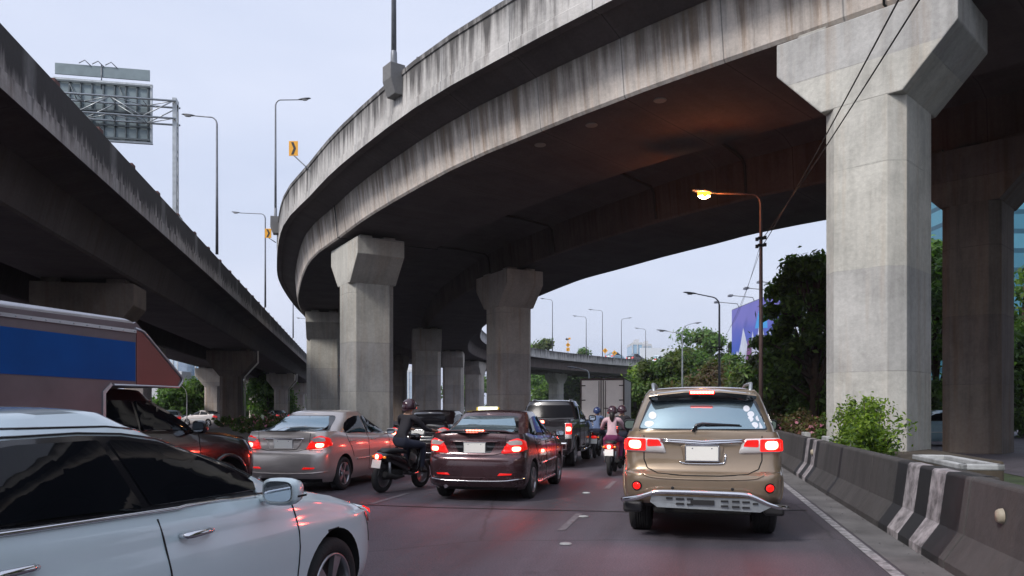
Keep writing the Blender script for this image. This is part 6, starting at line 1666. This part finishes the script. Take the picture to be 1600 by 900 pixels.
def shrub(name, loc, w, h, label, mats, n, leaf, seed, group=None, flowers=0, sprigs=10, depth=None, rz=0, kind='shrub'):
    rs = random.Random(seed); r = empty(name, loc, rz, label, kind, group); depth = depth or w * .6
    cs, rad = [], []; st = MB()
    for k in range(sprigs):
        x = rs.uniform(-w / 2, w / 2) * .85; y = rs.uniform(-depth / 2, depth / 2) * .8; z = h * rs.uniform(.35, 1) * (1 - .5 * abs(2 * x / w) ** 2)
        cs.append((x, y, z)); rad.append(h * rs.uniform(.08, .24))
        st.tube([(x * .3, y * .3, -.05), (x * .7, y * .7, z * .6), (x, y, z)], [.02, .014, .005], 5)
        for j in range(2):
            cs.append((x * .7 + rs.uniform(-.1, .1), y * .7, z * rs.uniform(.4, .75))); rad.append(h * rs.uniform(.12, .26))
    st.build('stems', M['bark'], r)
    V, F = leaves(cs, rad, n, leaf, .9, .15, seed + 3, .42)
    k = (np.random.RandomState(seed).rand(len(F)) < .35).astype(int) if len(mats) > 1 else np.zeros(len(F), int)
    np_mesh('leaves', V, F, [LEAF[m] for m in mats], r, k)
    if flowers:
        V, F = leaves(cs, [q * 1.15 for q in rad], flowers, leaf * .8, .9, .8, seed + 9, .8); np_mesh('petals', V, F, [LEAF['pink']], r)
    return r
# unseen trees right of the frame, added to block low sky light
_t = tree('sky_block_tree', (24, 13, 0), 9.0, 9.0, 'unseen dense tree added to block low sky light from the right', ('dark',), 9000, .3, 40, .05, 91, .3, 'unseen sky-blocking trees right of the frame', cr=.17)
for _x, _y, _r in ((27, 3, 1.2), (31, 20, 2.9), (36, -6, 4.0), (33, 11, 5.1), (30, -14, 0.4)):
    _c = copy_tree(_t); _c.location = (_x, _y, 0); _c.rotation_euler = (0, 0, _r)
# right side: the big dark tree and its neighbours
tree('broadleaf_tree', at(1268, 38), 9.4, 6.2, 'big dark leafy tree between the brown lamp post and the pale pier', ('dark', 'mid'), 27000, .16, 74, .14, 3, .28, cr=.088)
tree('broadleaf_tree', at(1240, 43), 5.6, 6.0, 'darker tree low in front of the billboard', ('dark', 'olive'), 16000, .16, 46, .06, 4, .22, cr=.10)
tree('broadleaf_tree', at(1310, 41), 8.5, 7, 'tree behind the pale pier', ('dark', 'mid'), 15000, .17, 30, .08, 5, .25)
tree('broadleaf_tree', at(1464, 42), 10.6, 6.5, 'dark tree showing between the two right piers', ('dark',), 16000, .18, 30, .10, 6, .25)
tree('broadleaf_tree', at(1600, 44), 10, 9.0, 'dark tree at the right edge beyond the brown pier', ('dark', 'mid'), 16000, .2, 30, .06, 7, .25)
tree('broadleaf_tree', at(1180, 62), 5.2, 6.0, 'olive tree at the foot of the billboard', ('olive', 'mid'), 12000, .2, 26, .05, 8, .2)
tree('broadleaf_tree', at(1136, 70), 7.0, 5.0, 'pale green young tree left of the billboard', ('lime', 'mid'), 8000, .2, 20, .08, 9, .16, cr=.15)
tree('broadleaf_tree', at(1100, 66), 5.2, 6.5, 'olive bush-like tree above the off-road vehicle roof', ('olive', 'brown'), 9000, .2, 24, .03, 10, .16)
tree('broadleaf_tree', at(1045, 78), 6.6, 9.0, 'dense rounded green tree right of the box truck', ('olive', 'mid'), 16000, .22, 34, .03, 11, .22, cr=.14)
tree('broadleaf_tree', at(1000, 84), 6.0, 6.5, 'light green tree just right of the box truck', ('lime', 'mid', ), 9000, .24, 22, .03, 12, .2)
tree('broadleaf_tree', at(1092, 120), 14.0, 13.0, 'tall grey-green airy tree behind the two short street lamps', ('dark', 'olive'), 9000, .30, 30, .30, 13, .3, cr=.11)
tree('broadleaf_tree', at(1135, 118), 13.5, 9.0, 'tall airy tree just left of the billboard', ('dark', 'olive'), 6000, .30, 22, .30, 14, .3, cr=.12)
tree('broadleaf_tree', at(1062, 130), 11.5, 10.0, 'low wide tree crowns left of the grey-green airy tree', ('dark', 'olive'), 6000, .32, 22, .2, 15, .3)
for k, (px, D, h, w, lab) in enumerate(((850, 190, 12, 22, 'dark tree mass left of the small far pier'), (905, 196, 12, 20, 'dark tree behind the small far pier, right side'), (955, 185, 11, 20, 'dark tree beyond the box truck'), (735, 230, 12, 18, 'distant tree seen past the pinkish pier'), (880, 178, 9, 14, 'dark bush-like tree under the distant deck'))):
    tree('distant_tree', at(px, D), h, w, lab, ('dark', 'mid'), 5000, .5, 18, .04, 30 + k, .4, cr=.18)
for k, (px, D, h, w, lab) in enumerate(((305, 96, 4.7, 7, 'green tree beyond the plum pickup cab, right of the silver box nose'), (336, 104, 5.0, 6, 'green tree touching the lighter left pier'), (420, 120, 6.6, 9, 'bright green tree between two left piers'), (272, 88, 4.2, 5, 'green tree partly behind the cargo box nose'), (447, 150, 7, 9, 'small tree far off under the left viaduct'), (380, 140, 6.8, 11, 'tree behind the near-black left pier'), (480, 190, 12, 16, 'farthest tree at the end of the left viaduct'))):
    tree('side_road_tree', at(px, D), h, w, lab, ('mid', 'dark'), 8000, .26, 24, .12, 50 + k, .25, cr=.17)
# tops of trees peeping over the distant deck
for k, (px, D, h, w, lab) in enumerate(((848, 215, 21, 9, 'tree top peeping over the distant deck beside the pinkish pier'), (900, 230, 20, 12, 'pale tree top just above the distant parapet'))):
    tree('distant_tree', at(px, D), h, w, lab, ('dark', 'olive'), 3500, .5, 12, .5, 70 + k, .4, cr=.2)
# beds
def bed(t, u, z, **k):
    q = RP(t, u, z); return q
shrub('leafy_shrub', bed(16.6, 1.05, .50), 3.2, 1.25, 'bright lime-green leafy shrub spilling over the barrier in front of the pale pier', ('lime', 'mid'), 8000, .048, 21, sprigs=34, depth=.9, rz=-R(13) + R(90))
shrub('leafy_shrub', bed(20.6, 1.1, .55), 1.9, .85, 'darker green shrub left of the bright lime shrub', ('mid', 'olive'), 2000, .055, 22, sprigs=14, depth=1.0, rz=R(77))
for k, (t, lab, fl) in enumerate(((22.6, 'shrub with pink flowers behind the striped barrier block', 160), (25.0, 'pink flowering shrub near the lamp post foot', 200), (28.0, 'brownish shrub left of the pink flowers', 60), (31.5, 'brown leafy shrub behind the off-road vehicle window edge', 40), (36, 'farther brown shrub in the bed', 30), (42, 'farthest shrub along the bed', 20))):
    shrub('flowering_shrub', bed(t, 1.5 + .1 * (k % 2), .52), 2.3, .95, lab, ('brown', 'olive'), 1900, .07, 80 + k, 'shrubs in the roadside bed', flowers=fl, sprigs=16, depth=1.5, rz=R(77))
for k, (px, D, fl, w, h, lab) in enumerate(((402, 50, 260, 3.0, .9, 'pink-flowered shrub right of the near-black left pier'), (384, 47, 60, 3.0, .7, 'green shrub at the foot of the near-black left pier'), (430, 55, 300, 3.6, 1.0, 'pink-flowered shrub above the silver saloon roof edge'), (355, 58, 20, 2.6, .8, 'dark shrub by the lighter left pier'), (412, 40, 30, 3.0, .6, 'low green shrub just left of the silver saloon'))):
    q = at(px, D, .3); shrub('flowering_shrub', q, w, h, lab, ('olive', 'mid'), 2200, .10, 90 + k, 'shrubs under the left viaduct', flowers=fl, sprigs=16)

# ================================================================ far buildings, billboards, wires
def glassmat(name, a, b, sx, sz, rough=.2, line=.06):
    m, nt, bs = newmat(name); L = nt.links.new
    tc = N(nt, 'ShaderNodeTexCoord'); br = N(nt, 'ShaderNodeTexBrick'); br.offset = 0
    br.inputs['Color1'].default_value = (*a, 1); br.inputs['Color2'].default_value = (*b, 1); br.inputs['Mortar'].default_value = (*[x * .55 for x in a], 1)
    br.inputs['Scale'].default_value = 1; br.inputs['Brick Width'].default_value = sx; br.inputs['Row Height'].default_value = sz; br.inputs['Mortar Size'].default_value = line
    sp = N(nt, 'ShaderNodeSeparateXYZ'); L(tc.outputs['Object'], sp.inputs[0]); ad = N(nt, 'ShaderNodeMath', operation='ADD'); L(sp.outputs['X'], ad.inputs[0]); L(sp.outputs['Y'], ad.inputs[1])
    cb = N(nt, 'ShaderNodeCombineXYZ'); L(ad.outputs[0], cb.inputs[0]); L(sp.outputs['Z'], cb.inputs[1]); L(cb.outputs[0], br.inputs['Vector'])
    L(br.outputs['Color'], bs.inputs['Base Color']); bs.inputs['Roughness'].default_value = rough; bs.inputs['Metallic'].default_value = .3
    return m
G1 = glassmat('blue_curtain_wall', (.25, .42, .58), (.36, .52, .66), 3.2, 3.6); G2 = glassmat('pale_curtain_wall', (.45, .55, .66), (.55, .63, .72), 4, 3.6)
G3 = glassmat('teal_banded_glass', (.035, .15, .22), (.10, .30, .38), 60, 1.9, .12, .25)
CONC = plain('pale_render', (.55, .56, .58), .8, vary=.15, vs=.3)
def tower(px0, px1, ytop, D, label, mat, cat='building', fins=5, dep=20, podium=False):
    c = at((px0 + px1) / 2, D); w = (px1 - px0) * D / FP; h = zat(ytop, D)
    r = empty('office_tower' if h > 30 else 'far_building', c, 0, label, cat)
    mb = MB(); mb.box((0, 0, h / 2), (w, dep, h)); f = mb.build('facade', mat, r)
    q = MB()
    for k in range(fins + 1): q.box((-w / 2 + w * k / fins, -dep / 2 - .2, h / 2), (.5, .5, h + .6))
    q.build('facade_fin', CONC, f)
    t = MB(); t.box((0, 0, h + .6), (w * 1.01, dep * 1.01, 1.2)); t.box((w * .15, 0, h + 2.2), (w * .35, dep * .4, 2.4)); t.build('roof', CONC, r)
    return r
tower(262, 290, 552, 420, 'blue glass office tower above the cargo box nose, seen under the left viaduct', G2, fins=4)
tower(289, 322, 520, 440, 'tall pale blue glass tower rising behind the left viaduct opening', G1, fins=6)
tower(318, 345, 540, 400, 'second blue glass tower touching the lighter left pier', G1, fins=4)
tower(610, 662, 583, 420, 'pale gridded building far off between the two middle piers', G2, fins=8)
tower(1400, 1640, 325, 90, 'large teal glass building with horizontal bands behind the trees at the right', G3, fins=1, dep=30)
tower(984, 999, 541, 420, 'small blue-grey tower on the horizon above the distant deck', G1, fins=2)
tower(1000, 1013, 543, 430, 'dark slim block right of the small blue-grey tower', G2, fins=2)
tower(250, 300, 618, 110, 'low white-roofed shelter beyond the plum pickup', CONC, fins=3, dep=8)
# pale long hoarding on the horizon
def hoarding():
    D = 330; c = at(1040, D, 0); r = empty('long_hoarding', c, R(6), 'long pale billboard on the horizon above the deck vehicles', 'billboard')
    mb = MB(); z0, z1 = zat(562, D), zat(544, D); mb.box((0, 0, (z0 + z1) / 2), (82 * D / FP, .8, z1 - z0)); mb.build('panel', plain('pale_hoarding', (.75, .78, .84), .7, vary=.15, vs=.1), r)
    p = MB()
    for x in (-9, 0, 9): p.box((x, 1, z0 / 2), (.6, .6, z0))
    p.build('posts', M['pole'], r)
hoarding()
def billboard():
    D = 92; a = at(1146, D); b = at(1216, D + -14)
    dx = b - a; L_ = dx.length * 1.22; yaw = math.atan2(dx.y, dx.x)
    r = empty('billboard', a, yaw, 'large purple and blue billboard with white shapes, behind the brown lamp post', 'billboard')
    z1, z0 = zat(485, D), zat(572, D)
    m, nt, bs = newmat('purple_blue_poster'); LN_ = nt.links.new
    tc = N(nt, 'ShaderNodeTexCoord'); sp = N(nt, 'ShaderNodeSeparateXYZ'); LN_(tc.outputs['Object'], sp.inputs[0])
    mr = N(nt, 'ShaderNodeMapRange'); mr.inputs['From Min'].default_value = z0; mr.inputs['From Max'].default_value = z1; LN_(sp.outputs['Z'], mr.inputs['Value'])
    no = N(nt, 'ShaderNodeTexNoise', Scale=.35, Detail=3.0); LN_(tc.outputs['Object'], no.inputs['Vector'])
    ad = N(nt, 'ShaderNodeMath', operation='MULTIPLY_ADD'); LN_(no.outputs['Fac'], ad.inputs[0]); ad.inputs[1].default_value = .5; LN_(mr.outputs[0], ad.inputs[2])
    rp = ramp(nt, [(.2, (.01, .15, .55)), (.5, (.04, .10, .50)), (.85, (.10, .12, .50)), (1.0, (.17, .16, .52))], ad.outputs[0]); LN_(rp.outputs[0], bs.inputs['Base Color']); bs.inputs['Roughness'].default_value = .5
    p = MB(); p.box((L_ / 2, 0, (z0 + z1) / 2), (L_, .4, z1 - z0)); po = p.build('poster_panel', m, r)
    # generic pale crystal-like peaks
    w = MB(); H = z1 - z0
    def peak(x, wd, h, dy): w.add([(x - wd, -dy, z0 + .02), (x + wd, -dy, z0 + .02), (x + wd * .4, -dy, z0 + h * .6), (x, -dy, z0 + h), (x - wd * .35, -dy, z0 + h * .55)], [(0, 1, 2, 3, 4)])
    for i, (x, wd, h) in enumerate(((.24, .16, .62), (.42, .09, .52), (.56, .16, .70), (.72, .14, .45), (.12, .1, .25))): peak(x * L_, wd * L_, h * H, .21 + i * .01)
    w.build('poster_shape', plain('poster_white', (.62, .66, .80), .6, vary=.3, vs=.6), po)
    w = MB(); 
    w.add([(.30 * L_, -.28, z0 + .02), (.42 * L_, -.28, z0 + .02), (.40 * L_, -.28, z0 + .3 * H), (.34 * L_, -.28, z0 + .42 * H)], [(0, 1, 2, 3)]); w.build('poster_shape', plain('poster_plum', (.20, .08, .22), .6), po)
    w = MB(); w.add([(.46 * L_, -.205, z0 + .55 * H), (.68 * L_, -.205, z0 + .5 * H), (.66 * L_, -.205, z0 + .8 * H), (.54 * L_, -.205, z0 + .86 * H)], [(0, 1, 2, 3)]); w.build('poster_shape', plain('poster_cyan', (.06, .35, .75), .6), po)
    f = MB()
    for x in (0, L_): f.box((x, .1, (z0 + z1) / 2), (.2, .5, H + .2))
    for z in (z0, z1): f.box((L_ / 2, .1, z), (L_ + .2, .5, .2))
    for x in (.2, .5, .8): f.box((x * L_, .6, z1 / 2), (.5, .5, z1))
    f.build('frame', M['pole'], r)
    for x in (.12, .42, .72, .95):
        l = MB(); l.tube([(x * L_, 0, z1), (x * L_, -.2, z1 + .5), (x * L_ - .3, -2.4, z1 + .75)], .05, 5); l.box((x * L_ - .3, -2.6, z1 + .72), (.7, .4, .2)); l.build('flood_lamp', M['pole'], r)
billboard()
# vehicles on the distant deck
def deck_point(px, u=14.2):
    for i in range(len(RFR)):
        p = RON(i, u, 9.76)
        if p.y > 110 and 800 + p.x / p.y * FP > px: return p, RFR[i][1]
for px, lab, mt in ((990, 'dark blue vehicle on the distant deck near the orange diamonds', M['purple_black']), (958, 'pale blue car on the distant deck behind the diamond signs', M['blue_paint']), (1024, 'white van-like car on the distant deck by the trees', M['white_paint'])):
    p, n = deck_point(px); q = FAR(p, math.atan2(n.y, n.x), lab, mt, 'cars on the distant deck'); q.scale = (1.2, 1.2, 1.7)
# overhead cables from the lamp pole up past the pale pier
def cable(p0, p1, sag, label, r=.018):
    a, b = Vector(p0), Vector(p1); pts = []
    for k in range(25):
        t = k / 24; q = a.lerp(b, t); q.z -= sag * 4 * t * (1 - t); pts.append(q)
    mb = MB(); mb.tube(pts, r, 6); tag(mb.build('overhead_cable', M['cable']), label, 'cable', 'overhead cables')
cable(at(1192, 27.0, 7.55), at(1530, 7.6, zat(-150, 7.6)), .12, 'right one of the two black cables crossing the pale pier', .012)
cable(at(1192, 27.0, 7.3), at(1496, 7.9, zat(-175, 7.9)), .12, 'left one of the two black cables crossing the pale pier', .012)
cable(at(1191, 27.0, 7.3), at(1120, 47, 5.3), .5, 'thin cable sagging from the brown lamp post to the next lamp', .007)
cable(at(1190, 27.0, 7.5), at(1140, 60, 8), .6, 'faint thin cable running beyond the brown lamp post', .007)

# pale air round the whole place: far things fade
hz = MB().box((0, 350, 44), (1500, 1200, 94)).build('haze', [])
hm = bpy.data.materials.new('pale_air'); hm.use_nodes = True; hn = hm.node_tree; hn.nodes.remove(hn.nodes['Principled BSDF'])
pv = hn.nodes.new('ShaderNodeVolumePrincipled'); pv.inputs['Color'].default_value = (.86, .90, .96, 1); pv.inputs['Density'].default_value = .00028; pv.inputs['Anisotropy'].default_value = .2
hn.links.new(pv.outputs[0], hn.nodes['Material Output'].inputs['Volume']); hz.data.materials.append(hm); tag(hz, 'thin pale air over the whole scene', None, None, 'stuff')
# ================================================================ camera, sky, sun
cd = bpy.data.cameras.new('camera'); cam = bpy.data.objects.new('camera', cd); COL.objects.link(cam)
cam.location = (0, 0, CH); cam.rotation_euler = (R(90), 0, 0)
cd.sensor_width = 36; cd.lens = 36 * FP / 1600; cd.shift_y = (HZ - 450) / 1600
cd.clip_start = .1; cd.clip_end = 4000
SC.camera = cam
w = bpy.data.worlds.new('World'); SC.world = w; w.use_nodes = True
nt = w.node_tree; bg = nt.nodes['Background']
SUN_EL, SUN_AZ = R(43), R(227)     # azimuth clockwise from +Y: behind the eye, a little to the left
sky = nt.nodes.new('ShaderNodeTexSky'); sky.sky_type = 'NISHITA'; sky.sun_disc = False
sky.sun_elevation = SUN_EL; sky.sun_rotation = SUN_AZ; sky.dust_density = 6; sky.air_density = 1.4; sky.ozone_density = 1.5; sky.altitude = 0
hs = nt.nodes.new('ShaderNodeHueSaturation'); hs.inputs['Saturation'].default_value = .35; hs.inputs['Value'].default_value = 1.0
nt.links.new(sky.outputs[0], hs.inputs['Color'])
mx = nt.nodes.new('ShaderNodeMix'); mx.data_type = 'RGBA'; mx.inputs[0].default_value = .72
nt.links.new(hs.outputs[0], mx.inputs[6]); mx.inputs[7].default_value = (5.5, 6.0, 7.5, 1)
tcw = nt.nodes.new('ShaderNodeTexCoord'); mpw = nt.nodes.new('ShaderNodeMapping'); mpw.inputs['Scale'].default_value = (1.2, 1.2, 4.5)
nt.links.new(tcw.outputs['Generated'], mpw.inputs['Vector'])
cl = nt.nodes.new('ShaderNodeTexNoise'); cl.inputs['Scale'].default_value = 1.6; cl.inputs['Detail'].default_value = 6; cl.inputs['Roughness'].default_value = .5; nt.links.new(mpw.outputs[0], cl.inputs['Vector'])
cr_ = nt.nodes.new('ShaderNodeValToRGB'); cr_.color_ramp.elements[0].position = .3; cr_.color_ramp.elements[0].color = (.84, .87, .91, 1); cr_.color_ramp.elements[1].position = .7; cr_.color_ramp.elements[1].color = (1.03, 1.02, 1.01, 1)
nt.links.new(cl.outputs['Fac'], cr_.inputs[0])
ml = nt.nodes.new('ShaderNodeMix'); ml.data_type = 'RGBA'; ml.blend_type = 'MULTIPLY'; ml.inputs[0].default_value = 1
nt.links.new(mx.outputs[2], ml.inputs[6]); nt.links.new(cr_.outputs[0], ml.inputs[7]); nt.links.new(ml.outputs[2], bg.inputs['Color']); bg.inputs['Strength'].default_value = .092
sl = bpy.data.lights.new('sun', 'SUN'); sl.energy = 1.5; sl.angle = R(12); sl.color = (1, .95, .90)
so = bpy.data.objects.new('sun', sl); COL.objects.link(so)
# light travels from azimuth SUN_AZ downwards
d = Vector((math.sin(SUN_AZ) * math.cos(SUN_EL), math.cos(SUN_AZ) * math.cos(SUN_EL), math.sin(SUN_EL)))
so.rotation_euler = (-d).to_track_quat('-Z', 'Y').to_euler()
vs = SC.view_settings; vs.view_transform = 'Standard'; vs.look = 'None'; vs.gamma = 1; vs.use_curve_mapping = False; vs.exposure = .8
SC.cycles.max_bounces = 6; SC.cycles.diffuse_bounces = 2; SC.cycles.glossy_bounces = 3; SC.cycles.transmission_bounces = 3; SC.cycles.transparent_max_bounces = 4
SC.cycles.caustics_reflective = False; SC.cycles.caustics_refractive = False
